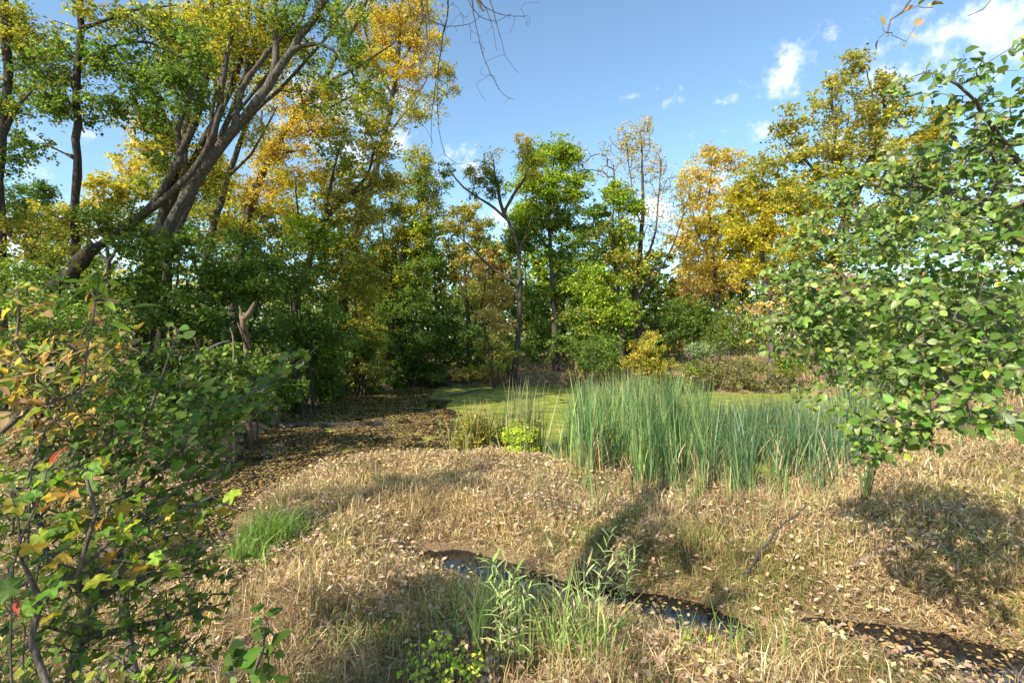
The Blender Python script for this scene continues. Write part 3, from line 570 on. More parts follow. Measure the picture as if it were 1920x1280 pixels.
tree('curved_grey_poplar', 'poplar whose long curved trunk rises to the right above the green thicket', 'tree', 20,
     [([(548, 640), (556, 560), (585, 470), (612, 410), (650, 368), (690, 330), (700, 280)], .21, .04), ([(612, 410), (620, 340), (640, 270)], .09, .02), ([(640, 375), (690, 350), (740, 330)], .06, .02), ([(590, 460), (560, 400), (555, 340)], .06, .02)],
     [(700, 275, 44, 34, 'olive', .8), (640, 290, 44, 34, 'mixed', .6), (720, 330, 40, 30, 'olive', .8), (660, 350, 50, 30, 'olive', .5), (620, 390, 44, 34, 'mixedy', .5), (680, 410, 44, 34, 'olive', .7), (660, 460, 44, 34, 'mixedy', .7), (610, 460, 40, 34, 'ygreen', .7), (700, 240, 34, 24, 'mixedy', .7), (560, 420, 50, 40, 'ygreen', .8), (600, 520, 60, 40, 'mixed', .8), (680, 520, 50, 36, 'mixedy', .8)],
     leaf=.115, rc=.5, cov=1.3)
tree('thin_grey_sapling', 'thin pale sapling slanting up before the gold-green poplar', 'tree', 23,
     [([(598, 640), (610, 560), (640, 480), (680, 420), (710, 390)], .07, .02)], [(700, 400, 30, 24, 'mixedy', .5), (660, 440, 26, 26, 'mixedy', .4)], leaf=.08, rc=.35, bark=M_BARKL)
tree('golden_poplar', 'golden orange poplar with a slanting trunk behind the leaning willows', 'tree', 21,
     [([(440, 560), (455, 450), (490, 330), (545, 230), (600, 160), (640, 90), (680, 20), (700, -60)], .24, .05), ([(545, 230), (600, 210), (660, 180)], .09, .03), ([(600, 160), (680, 120), (740, 80)], .09, .03), ([(490, 330), (520, 290), (580, 280)], .08, .02), ([(500, 310), (490, 230), (500, 160)], .07, .02)],
     [(500, 300, 40, 36, 'orange', .9), (545, 270, 46, 36, 'orange', .9), (490, 360, 40, 36, 'orange', .8), (540, 340, 44, 34, 'yellow', .7), (590, 230, 44, 34, 'orange', .8), (560, 190, 44, 34, 'orange', .7), (470, 410, 44, 34, 'mixedy', .8), (530, 400, 44, 34, 'yellow', .6), (620, 170, 44, 34, 'orange', .7), (500, 170, 50, 34, 'yellow', .6), (430, 330, 40, 40, 'yellow', .7), (590, 320, 40, 34, 'orange', .5), (640, 240, 40, 34, 'mixedy', .6)],
     leaf=.105, rc=.5, cov=1.15)
tree('tall_orange_poplar', 'tall orange-gold poplar reaching the top edge left of the clear sky', 'tree', 24.5,
     [([(640, 660), (650, 520), (680, 400), (715, 280), (740, 160), (750, 60), (755, -40)], .26, .05), ([(735, 180), (700, 110), (680, 40)], .08, .03), ([(742, 130), (780, 70), (800, 20)], .07, .02), ([(720, 260), (770, 200), (800, 150)], .06, .02)],
     [(760, 40, 50, 34, 'orange', 1.1), (790, 80, 40, 30, 'orange', .9), (740, 90, 44, 34, 'orange', 1.1), (700, 50, 50, 40, 'orange', .8), (790, 130, 36, 26, 'orange', .9), (750, 150, 40, 30, 'orange', .8), (700, 120, 44, 34, 'yellow', .8), (830, 130, 28, 22, 'olive', .6), (840, 165, 24, 18, 'olive', .4), (700, 190, 50, 34, 'mixedy', .8), (760, 210, 44, 30, 'olive', .6), (810, 200, 30, 26, 'olive', .3), (720, 240, 34, 24, 'olive', .6), (800, 20, 40, 30, 'orange', .7)],
     leaf=.105, rc=.5, cov=1.15)
# hanging sprays right of it
# leaning willow with three great stems
tree('leaning_willow', 'great grey-barked willow whose main trunk leans right to the top edge', 'tree', 15,
     [([(262, 640), (272, 560), (300, 465), (345, 375), (395, 300), (440, 240), (500, 165), (545, 95), (585, 40), (610, -5), (650, -70), (700, -130)], .21, .07),
      ([(500, 165), (520, 110), (515, 40), (520, -40)], .12, .05), ([(545, 95), (590, 80), (630, 100), (660, 130)], .07, .03), ([(440, 240), (455, 170), (500, 100), (560, 30), (590, -30)], .09, .04),
      ([(700, -130), (780, -110), (860, -50), (905, 20)], .06, .03), ([(780, -110), (790, -20), (800, 60), (795, 105), (770, 125)], .05, .02), ([(370, 335), (395, 270), (410, 200), (425, 110), (440, 30), (450, -40)], .12, .05), ([(640, -60), (600, 20), (640, 60)], .04, .02)],
     [(560, 30, 60, 40, 'green', .6), (640, 30, 60, 40, 'mixed', .6), (660, 90, 50, 34, 'green', .6), (620, 140, 50, 30, 'green', .5), (690, 160, 44, 30, 'mixed', .5), (500, 40, 60, 40, 'mixedy', .6), (420, 60, 60, 50, 'mixedy', .5), (580, -40, 120, 40, 'green', .7), (650, 200, 44, 24, 'mixed', .5), (720, -60, 90, 40, 'mixed', .6), (440, 180, 40, 40, 'mixed', .2), (360, 160, 60, 60, 'green', .4)],
     leaf=.09, rc=.4, bark=M_BARKL)
tree('twin_stem_willow', 'dark twin-stemmed willow rising just left of the great leaning trunk', 'tree', 16.5,
     [([(285, 620), (292, 500), (305, 400), (330, 310), (365, 230), (385, 150), (410, 60), (440, -40)], .22, .07), ([(330, 310), (350, 240), (360, 160), (380, 60), (370, -40)], .12, .05), ([(305, 400), (350, 320), (400, 230), (440, 150), (460, 60), (470, -30)], .13, .05), ([(365, 230), (335, 150), (345, 60), (360, -20)], .07, .03)],
     [(330, 60, 60, 50, 'yellow', .7), (400, 30, 60, 40, 'yellow', .7), (460, 90, 60, 50, 'yellow', .6), (360, 130, 50, 50, 'mixedy', .6), (300, 140, 60, 50, 'green', .6), (340, 260, 50, 50, 'mixedy', .5), (280, 220, 40, 40, 'orange', .4), (300, 330, 50, 40, 'mixed', .6), (380, 330, 50, 50, 'mixedy', .6), (420, 140, 50, 50, 'yellow', .5), (520, 80, 50, 50, 'yellow', .5)],
     leaf=.098, rc=.45, cov=1.15)
tree('many_stemmed_willow', 'fan of slim grey stems rising together behind the leaning trunk', 'tree', 16.2,
     [([(300, 620), (312, 520), (335, 430), (380, 330), (420, 240), (455, 150), (480, 60), (500, -40)], .13, .05), ([(335, 430), (372, 340), (395, 240), (402, 140), (398, 40), (392, -50)], .09, .04), ([(380, 330), (440, 250), (500, 190), (560, 130), (620, 60), (670, -20)], .08, .03), ([(420, 240), (470, 180), (540, 90), (575, 10), (590, -50)], .07, .03), ([(325, 470), (340, 380), (350, 280), (330, 180), (322, 90), (318, -30)], .08, .03), ([(400, 280), (430, 180), (440, 90), (430, -20)], .05, .02), ([(455, 150), (500, 80), (540, 20), (556, -40)], .05, .02)],
     [(440, 90, 90, 60, 'mixedy', .35), (540, 120, 70, 50, 'mixed', .35), (360, 60, 60, 50, 'mixedy', .4), (580, 180, 50, 40, 'mixed', .3), (420, 10, 90, 40, 'mixedy', .5)],
     leaf=.09, rc=.4, bark=M_BARKL)
tree('low_leaning_willow', 'old split willow leaning low to the right with a mossy dark lower trunk', 'tree', 13.5,
     [([(60, 600), (130, 520), (175, 470), (235, 425), (290, 380), (325, 320), (345, 270), (360, 240)], .13, .08), ([(270, 395), (325, 355), (360, 325), (380, 290), (400, 250), (415, 200)], .10, .05), ([(325, 320), (340, 300), (335, 240), (350, 190), (352, 120)], .09, .03)],
     [(200, 400, 70, 40, 'green', .7), (260, 440, 60, 34, 'green', .8), (150, 420, 60, 40, 'mixedy', .7), (320, 200, 50, 40, 'green', .5), (350, 130, 50, 40, 'green', .4)],
     leaf=.075, rc=.4)
tree('split_stub_willow', 'short broken willow stub showing a cut round end among left thicket', 'stump', 13,
     [([(60, 590), (110, 530), (150, 492), (172, 468)], .17, .16)], [(60, 560, 40, 30, 'green', .5)], leaf=.07, rc=.35, bark=M_BARKD)
tree('straight_dark_trunk', 'straight slim dark trunk with hanging green-yellow sprays on the left', 'tree', 13.5,
     [([(140, 640), (139, 540), (140, 400), (143, 260), (146, 130), (150, 20), (152, -60)], .125, .07), ([(146, 130), (210, 90), (280, 80), (340, 110)], .05, .02), ([(145, 150), (90, 110), (30, 110)], .05, .02), ([(148, 60), (240, 20), (330, 10)], .05, .02), ([(141, 290), (90, 275), (40, 290)], .03, .012)],
     [(120, 110, 90, 50, 'mixed', .9), (220, 110, 70, 46, 'green', .9), (290, 150, 60, 40, 'green', .8), (230, 190, 70, 40, 'green', .8), (290, 230, 40, 40, 'green', .6), (60, 180, 80, 50, 'mixed', .8), (140, 200, 60, 40, 'green', .7), (60, 60, 80, 50, 'mixedy', .8), (190, 40, 90, 40, 'mixedy', .8), (300, 50, 70, 40, 'mixed', .7), (50, 270, 60, 30, 'green', .7), (340, 170, 50, 50, 'green', .6), (360, 90, 50, 40, 'green', .6), (300, 290, 26, 20, 'green', .4)],
     leaf=.098, rc=.38, bark=M_BARKD, droop=.8, cov=.8)
tree('edge_trunk_tree', 'dark trunk standing at the left edge with leafy branches crossing it', 'tree', 11.5,
     [([(4, 640), (2, 500), (0, 380), (3, 250), (15, 130), (10, 20), (5, -60)], .12, .07), ([(2, 420), (50, 470), (110, 510)], .04, .02), ([(5, 240), (40, 190), (60, 170)], .05, .02)],
     [(20, 40, 50, 50, 'mixedy', .7), (30, 300, 50, 40, 'green', .5), (60, 430, 60, 40, 'mixedy', .6), (100, 480, 60, 30, 'mixedy', .5), (20, 500, 40, 40, 'mixed', .6), (10, 180, 50, 50, 'mixed', .7), (50, 120, 40, 40, 'green', .5)],
     leaf=.075, rc=.35, bark=M_BARKD, droop=.6)
tree('gold_maple', 'low golden maple glowing behind the straight dark trunk', 'tree', 19,
     [([(205, 640), (205, 520), (200, 440), (195, 380)], .14, .04), ([(202, 480), (240, 420), (255, 370)], .06, .02), ([(202, 500), (160, 440), (130, 400)], .06, .02)],
     [(210, 350, 50, 26, 'yellow', .9), (180, 390, 60, 28, 'yellow', .9), (255, 360, 36, 30, 'mixedy', .7), (110, 400, 40, 26, 'yellow', .8), (230, 420, 40, 30, 'mixedy', .7), (90, 440, 50, 30, 'mixedy', .7), (250, 310, 30, 30, 'orange', .4), (160, 450, 60, 30, 'mixed', .6)],
     leaf=.115, rc=.45, cov=1.2)
tree('far_dark_tree', 'distant dark green rounded tree low in the left sky', 'tree', 34,
     [([(50, 600), (48, 480), (46, 380)], .2, .05)], [(30, 370, 50, 30, 'dkgreen', 1.3), (75, 365, 34, 24, 'dkgreen', 1.3), (40, 420, 70, 40, 'dkgreen', 1.2)], leaf=.17, rc=.7)
tree('slanting_poplar', 'slim grey trunk slanting right between leaning willow and golden poplar', 'tree', 18.5,
     [([(375, 600), (385, 490), (405, 410), (428, 330), (455, 250), (480, 190), (520, 120), (560, 60)], .17, .04), ([(428, 330), (470, 290), (520, 200)], .05, .02)],
     [(400, 420, 40, 34, 'mixedy', .6), (470, 250, 40, 40, 'yellow', .5), (540, 100, 50, 44, 'yellow', .6), (380, 380, 34, 34, 'mixed', .5)],
     leaf=.08, rc=.4, bark=M_BARKL)
for i, (lab, cx, dd, topy, pal, w) in enumerate([
    ('dense green tree closing the gap left of the forked willow', 905, 40, 450, 'mixed', 60), ('green tree standing behind the forked willow', 985, 42, 420, 'ygreen', 60), ('olive-green tree behind the yellow-green ash', 1055, 44, 440, 'green', 64),
    ('gold-tinged tree behind the bare poplar', 1225, 41, 470, 'mixed', 60), ('gold tree behind the orange poplar', 1310, 45, 410, 'orange', 66), ('orange-gold tree behind the yellow maple', 1390, 43, 360, 'mixedy', 70), ('pale gold tree glimpsed left of the olive willow', 1480, 40, 330, 'yellow', 70), ('green tree deep behind the golden bush', 1165, 46, 440, 'ygreen', 60),
    ('gold poplar far behind the leaning willows', 300, 27, 250, 'yellow', 80), ('olive-gold tree behind the curved grey poplar', 640, 28, 300, 'mixedy', 80), ('gold-green tree filling the gap behind the slanting poplar', 430, 26, 330, 'mixedy', 70), ('green tree behind the golden shrub', 760, 30, 420, 'ygreen', 70), ('yellow-green tree at far left behind the gold maple', 130, 24, 440, 'mixed', 80), ('olive tree standing behind the golden poplar', 530, 27, 380, 'mixed', 70),
    ('slim dark-stemmed tree showing behind the olive willow', 920, 40, 450, 'tan', 34), ('bushy green tree filling the gap right of the yellow-green ash', 1105, 39, 500, 'green', 40),
    ('olive tree half hidden behind the green and yellow ash', 1130, 42, 520, 'olive', 40), ('small rusty sumac-coloured tree behind the bare poplar', 1165, 37, 590, 'sumac', 28),
    ('bronze-tinged tree deep in the thicket left of centre', 815, 31, 440, 'mixedy', 56), ('green tree at the back of the left thicket', 690, 30, 480, 'mixed', 50), ('pale tan thin tree right of the bare poplar', 1270, 42, 520, 'tan', 36)]):
    tree('background_tree', lab, 'tree', dd, [([(cx, 690), (cx + 4, 620), (cx - 3, topy + 20)], .13, .03)],
         [(cx, topy + 20, w * .7, 26, pal, .9), (cx - w * .4, topy + 55, w * .7, 30, pal, .9), (cx + w * .5, topy + 65, w * .7, 34, pal, .8), (cx, topy + 105, w, 34, pal, .8), (cx - 5, topy + 160, w, 34, 'green', .9 if w > 55 else 0.01), (cx + 5, topy + 200, w, 30, 'green', .8 if w > 55 else 0.01)], leaf=.0066 * dd, rc=.55, bark=M_BARKD, group='trees behind the far bank')

# ------------------------------------------------------------------ shrubs
def shrub(name, label, cat, d, ells, leaf=.08, cov=1.1, rc=.4, bark=M_BARK, stems=5, group=None, upb=.5, twigs=1.0, rt=.006, tmpl=T_DIA, seg=.4):
    cx = np.mean([e[0] for e in ells]); c0 = P(cx, 640, d); gz = float(gheight(np.array([c0[0]]), np.array([c0[1]]))[0])
    root = empty(name, (c0[0], c0[1], gz)); tag(root, label, cat, group)
    sk = Skel(); clumps = []; nper = []; pals = []; rcs = []
    for e in ells:
        ex, ey, rx, ry, pal, cv = e[:6]; dd = d + (e[6] if len(e) > 6 else 0); c = P(ex, ey, dd); wx = rx / 960 * dd; wz = ry / 960 * dd; wy = (wx + wz) * .5
        area = math.pi * wx * wz; cc = min(rc, max(.12, min(wx, wz) * .5)); ncl = max(4, int(area / cc ** 2 * 1.2 * twigs)); ntot = SHRUBK * cov * cv * area / (.15 * leaf * leaf)
        for q in ell_points(c, np.array([wx, wy, wz]) * .95, ncl):
            g = float(gheight(q[:1], q[1:2])[0]) + .05
            if q[2] < g: q[2] = g + .3 * RS.rand()
            clumps.append(q); nper.append(ntot / ncl * RS.uniform(.3, 1.7)); pals.append(pal); rcs.append(cc * RS.uniform(.7, 1.3))
    zs = np.array(clumps); ext = max(.3, (zs[:, 0].max() - zs[:, 0].min()) * .22)
    for k in range(stems):
        bx = c0[0] + RS.randn() * ext * .5; by = c0[1] + RS.randn() * .3 * ext; bz = float(gheight(np.array([bx]), np.array([by]))[0]) - .08
        top = zs[RS.randint(len(zs))]; mid = np.array([bx * .6 + top[0] * .4, by * .6 + top[1] * .4, bz + (top[2] - bz) * .55])
        h = max(.3, top[2] - bz); sk.guide([np.array([bx, by, bz]), mid, top], .012 + .012 * h, .006 + .003 * h, seg=.35, wob=.02)
    sk.grow(clumps, seg=seg, rt=rt)
    g = list(sk.meshes(sides_main=6, sides=3))
    if g[0]: link('stems', mesh_np('stems', g[0][0], [g[0][1]], smooth=True), root, bark)
    if g[1]: link('branches', mesh_np('branches', g[1][0], [g[1][1]], smooth=True), root, bark)['kind'] = 'stuff'
    v, f, c, u = foliage(clumps, leaf, nper, rcs, pals, upb=upb, tmpl=tmpl)
    # keep every leaf above ground
    link('foliage', mesh_np('foliage', v, [f], c), root, M_LEAF)['kind'] = 'stuff'
    return root
gb = 'shrubs of the left-bank thicket'
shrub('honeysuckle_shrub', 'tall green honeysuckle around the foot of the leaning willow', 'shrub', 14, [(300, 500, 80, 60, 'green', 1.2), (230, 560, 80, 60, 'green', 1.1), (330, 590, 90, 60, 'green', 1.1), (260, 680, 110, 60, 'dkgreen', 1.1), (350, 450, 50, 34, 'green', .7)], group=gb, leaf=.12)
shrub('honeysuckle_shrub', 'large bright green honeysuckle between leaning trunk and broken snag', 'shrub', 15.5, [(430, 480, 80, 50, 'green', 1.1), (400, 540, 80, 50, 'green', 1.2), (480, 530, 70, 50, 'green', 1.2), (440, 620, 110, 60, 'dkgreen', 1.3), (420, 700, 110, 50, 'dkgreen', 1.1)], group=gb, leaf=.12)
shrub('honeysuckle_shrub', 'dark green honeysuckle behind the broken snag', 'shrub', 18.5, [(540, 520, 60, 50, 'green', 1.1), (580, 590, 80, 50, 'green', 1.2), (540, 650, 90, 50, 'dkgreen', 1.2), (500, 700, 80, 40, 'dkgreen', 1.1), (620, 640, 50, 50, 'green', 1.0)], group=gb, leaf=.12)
shrub('golden_shrub', 'olive-gold shrub leaning over the shaded left water edge', 'shrub', 24.5, [(660, 560, 50, 50, 'mixedy', 1.0), (690, 620, 50, 50, 'mixedy', 1.1), (650, 670, 60, 40, 'olive', 1.1), (700, 690, 40, 30, 'olive', 1.0), (630, 710, 50, 30, 'olive', .9)], group=gb, leaf=.12)
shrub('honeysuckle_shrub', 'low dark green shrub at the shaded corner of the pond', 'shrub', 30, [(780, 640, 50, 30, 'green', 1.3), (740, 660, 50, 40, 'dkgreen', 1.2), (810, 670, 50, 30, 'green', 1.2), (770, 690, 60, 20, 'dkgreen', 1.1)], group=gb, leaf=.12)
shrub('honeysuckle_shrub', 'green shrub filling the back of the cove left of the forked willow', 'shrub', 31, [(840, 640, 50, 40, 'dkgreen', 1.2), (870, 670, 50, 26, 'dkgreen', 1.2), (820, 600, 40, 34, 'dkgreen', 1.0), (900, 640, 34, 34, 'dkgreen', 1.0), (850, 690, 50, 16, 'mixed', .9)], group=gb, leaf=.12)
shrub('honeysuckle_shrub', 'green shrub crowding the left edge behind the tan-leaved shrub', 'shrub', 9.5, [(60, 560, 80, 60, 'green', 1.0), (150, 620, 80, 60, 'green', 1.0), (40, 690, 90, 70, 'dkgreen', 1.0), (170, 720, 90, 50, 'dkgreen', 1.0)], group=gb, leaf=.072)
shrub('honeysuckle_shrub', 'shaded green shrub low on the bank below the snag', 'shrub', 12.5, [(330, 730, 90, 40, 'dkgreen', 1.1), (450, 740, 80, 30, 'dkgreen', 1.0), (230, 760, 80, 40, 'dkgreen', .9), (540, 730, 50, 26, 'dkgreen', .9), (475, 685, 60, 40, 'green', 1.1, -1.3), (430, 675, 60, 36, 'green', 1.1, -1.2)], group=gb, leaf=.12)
shrub('honeysuckle_shrub', 'mid green shrub above the shaded cove with arching tops', 'shrub', 29, [(720, 590, 50, 50, 'green', 1.1), (770, 570, 50, 44, 'green', 1.0), (800, 620, 40, 40, 'dkgreen', 1.0)], group=gb, leaf=.1)
for lab, ex, ey, rx, ry, dd, pal in [('low green shrub rooted at the shaded bank left of the floating log', 440, 770, 70, 40, 15.5, 'green'), ('low green shrub drooping over the water behind the floating log', 525, 745, 50, 34, 19, 'green'), ('low olive shrub rooted at the bend of the left bank', 600, 728, 52, 34, 22.5, 'mixed'),
        ('low golden-olive shrub at the water below the golden shrub', 665, 716, 48, 30, 25.5, 'mixedy'), ('low dim shrub under the gold-green poplar', 725, 706, 46, 28, 28.5, 'green'), ('low green shrub at the cove head', 790, 698, 50, 22, 31.5, 'green'), ('green shrub between the snag and golden shrub', 590, 680, 60, 44, 21, 'green'), ('green shrub low behind the left foreground sprays', 360, 800, 90, 36, 12.5, 'green'), ('mid-height green shrub behind the curved grey poplar', 640, 640, 60, 50, 24, 'green'), ('mid green shrub left of the cove', 720, 650, 50, 44, 28, 'mixed')]:
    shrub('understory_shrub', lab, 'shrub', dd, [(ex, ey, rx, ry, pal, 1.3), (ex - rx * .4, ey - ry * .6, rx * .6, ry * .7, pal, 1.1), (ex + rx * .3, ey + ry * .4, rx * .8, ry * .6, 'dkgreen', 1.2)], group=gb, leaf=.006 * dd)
gr = 'shrubs on the far bank'
shrub('arching_shrub', 'tan-green shrub arching in tiers left of the forked willow trunk', 'shrub', 28.5, [(940, 610, 34, 16, 'tan', .9), (920, 635, 34, 14, 'olive', .9), (945, 660, 30, 14, 'mixedy', 1.0), (910, 590, 34, 12, 'tan', .7), (935, 680, 26, 14, 'ygreen', .8)], group=gr, leaf=.12)
shrub('golden_bush', 'round golden-yellow bush behind the cattails on the far bank', 'bush', 24.5, [(1215, 640, 32, 26, 'pinkbush', 1.5), (1205, 675, 38, 28, 'pinkbush', 1.4), (1235, 690, 34, 26, 'mixedy', 1.3), (1215, 710, 36, 16, 'green', 1.1)], leaf=.09)
shrub('honeysuckle_shrub', 'dense green shrub right of the golden bush below the orange poplar', 'shrub', 33, [(1290, 590, 50, 34, 'green', 1.2), (1270, 620, 44, 30, 'dkgreen', 1.2), (1330, 610, 44, 34, 'green', 1.2), (1310, 640, 50, 26, 'green', 1.1)], group=gr, leaf=.13)
shrub('grey_twig_shrub', 'greyish twiggy green shrub under the yellow maple', 'shrub', 31, [(1380, 600, 44, 40, 'mixed', .8), (1400, 640, 40, 26, 'mixed', .9), (1350, 640, 36, 26, 'green', .9)], group=gr, leaf=.11, bark=M_TWIG, twigs=2.5, rt=.012)
shrub('sage_shrub', 'small grey-green shrub in front of the far-bank thicket', 'shrub', 28, [(1310, 655, 26, 16, 'sage', 1.2)], group=gr, leaf=.1)
shrub('bank_shrub', 'low olive weeds on the bank right of the golden bush', 'shrub', 26, [(1290, 690, 40, 26, 'mixed', 1.0), (1340, 690, 50, 22, 'bank', 1.0), (1280, 715, 44, 16, 'mixed', 1.0)], group=gr, leaf=.09)
shrub('bank_shrub', 'low tan and olive brush round the pale maple trunk', 'shrub', 26, [(1400, 690, 50, 24, 'bank', 1.0), (1480, 690, 40, 24, 'mixed', .9), (1380, 715, 60, 14, 'bank', .9), (1450, 720, 60, 12, 'bank', .8)], group=gr, leaf=.09)
shrub('bank_shrub', 'dim green undergrowth between the log and golden bush', 'shrub', 29, [(1110, 680, 40, 26, 'dkgreen', 1.0), (1150, 690, 34, 24, 'mixed', .8), (1080, 690, 26, 20, 'tan', .5), (1125, 655, 50, 30, 'green', .8)], group=gr, leaf=.1)
shrub('bank_shrub', 'brown-green sedge hummock at the head of the cove', 'shrub', 29, [(900, 695, 40, 14, 'mixedy', .8), (860, 700, 40, 12, 'tan', .7), (930, 700, 24, 14, 'tan', .8), (800, 705, 50, 12, 'mixed', .9)], group=gr, leaf=.09)
shrub('bank_shrub', 'dark undergrowth behind the forked willow trunk', 'shrub', 34, [(980, 655, 40, 26, 'dkgreen', 1.0), (1020, 650, 40, 30, 'dkgreen', 1.0), (1000, 620, 40, 30, 'mixed', .8), (1060, 665, 30, 20, 'mixed', .8)], group=gr, leaf=.12)
shrub('bank_shrub', 'dark shrub in the far thicket behind the bare poplar', 'shrub', 36, [(1190, 650, 40, 26, 'dkgreen', 1.0), (1240, 620, 40, 34, 'green', 1.0), (1150, 640, 40, 34, 'mixed', 1.0)], group=gr, leaf=.13)
shrub('right_thicket_shrub', 'green thicket shrub glimpsed behind the glossy foreground leaves', 'shrub', 13, [(1560, 600, 70, 60, 'dkgreen', 1.1), (1640, 660, 80, 60, 'dkgreen', 1.1), (1730, 680, 80, 60, 'dkgreen', 1.1), (1840, 680, 90, 70, 'dkgreen', 1.1), (1800, 600, 90, 60, 'dkgreen', 1.0), (1700, 580, 90, 60, 'mixed', .9)], leaf=.08)
# far wood beyond everything
def far_wood():
    pos = []; col = []; n = 52000
    a = RS.uniform(-1.15, 1.15, n); dist = RS.uniform(52, 85, n); hx = dist * a; top = 7.5 + 6.5 * fbm(hx * .12 + 40, dist * .05, 3) * (1 + .25 * np.sin(hx * .3))
    q = RS.rand(n) ** .9; z = .4 + q * top; p = np.stack([hx, dist, z], 1)
    c = np.where((fbm(hx * .1, dist * .1, 2) > .55)[:, None], pick('olive', n), pick('dkgreen', n)); nrm = RS.randn(n, 3); nrm[:, 2] += .6
    v, f, cc, u = stamp(T_DIA, p, frames(nrm, RS.randn(n, 3)), .62 * (.6 + .8 * RS.rand(n)), c)
    tag(link('far_woods', mesh_np('far_woods', v, [f], cc), None, M_LEAF), 'dull green far-off woods closing the view behind the pond trees', 'woods', kind='stuff')
far_wood()

# ------------------------------------------------------------------ trees behind the viewer that shade the foreground
def shade_tree(name, label, x, y, h, crown, r0=.2, leafs=1800):
    sk = Skel(); sk.guide([np.array([x, y, gheight(np.array([x]), np.array([y]))[0] - .1]), np.array([x + .2, y + .1, h * .5]), np.array([x + .1, y, h])], r0, r0 * .35, .6, .03)
    root = empty(name, sk.pos[0]); tag(root, label, 'tree'); cl = []; npn = []; pl = []; rc = []
    for (z, rx, rz, n) in crown:
        for q in ell_points(np.array([x, y, z]), np.array([rx, rx, rz]), n): cl.append(q); npn.append(leafs / 30.); pl.append('mixed'); rc.append(.35)
    sk.grow(cl, rt=.008); add_wood(sk, root, M_BARK); v, f, c, u = foliage(cl, .10, npn, rc, pl); link('crown', mesh_np('crown', v, [f], c), root, M_LEAF)
shade_tree('poplar_tree', 'slim poplar standing behind and left of the viewer', -12.1, -3.4, 13.6, [(11.0, .95, 2.6, 34), (7.5, .8, 2, 20)], .26, 2400)
shade_tree('poplar_tree', 'second slim poplar behind the viewer', -6.6, -3.0, 9.8, [(8.0, 1.3, 1.5, 20), (9.6, 1.2, .9, 12)], .17, 2000)
shade_tree('poplar_tree', 'young poplar close behind the viewer', -2.6, -3.0, 6.6, [(5.4, 1.6, 1.2, 22)], .10, 650)
shade_tree('poplar_tree', 'leafy poplar left of the view shading the water arm', -12.6, 9.0, 11, [(6.5, 2.0, 2.6, 30), (9.5, 1.8, 1.6, 16)], .2, 3500)
shade_tree('poplar_tree', 'leafy poplar farther left shading the cove', -16.5, 10.5, 13, [(9, 2.6, 3.4, 40), (12, 2.0, 1.6, 14)], .2, 4500)
shade_tree('poplar_tree', 'tall poplar left of the viewer outside the view', -16.5, -1.5, 14, [(12, 1.0, 2.5, 26), (8.5, .9, 2, 14)], .2, 1500)

# ------------------------------------------------------------------ near plants with real leaves
def leaf_objects(root, tm, pos, F, size, col, mat_obj, limit):
    """the leaves that show largest become parts, one object each"""
    d = np.linalg.norm(pos - np.array([0, 0, CAMZ]), axis=1); inview = (pos[:, 1] > .3) & (np.abs(pos[:, 0]) < pos[:, 1] * 1.02) & (np.abs(pos[:, 2] - CAMZ) < pos[:, 1] * .69)
    sc_ = np.where(inview, size / d, 0); sc_[size / d < .0085] = 0; o = np.argsort(-sc_)[:limit]; o = o[sc_[o] > 0]
    if not hasattr(leaf_objects, 'cache'): leaf_objects.cache = {}
    key = id(tm)
    if key not in leaf_objects.cache: leaf_objects.cache[key] = {}
    if mat_obj.name not in leaf_objects.cache[key]:
        me = mesh_np('leaf', tm[0], [tm[1]], None, tm[2], smooth=True); me.materials.append(mat_obj); leaf_objects.cache[key][mat_obj.name] = me
    me = leaf_objects.cache[key][mat_obj.name]; rl = np.array(root.location)
    for i in o:
        ob = bpy.data.objects.new('leaf', me); COL.objects.link(ob); ob.parent = root
        M = np.eye(4); M[:3, :3] = F[i] * size[i]; M[:3, 3] = pos[i] - rl; ob.matrix_local = Matrix(M.tolist()); ob.color = (*[float(c) for c in col[i]], 1)
    rest = np.ones(len(pos), bool); rest[o] = False; return rest
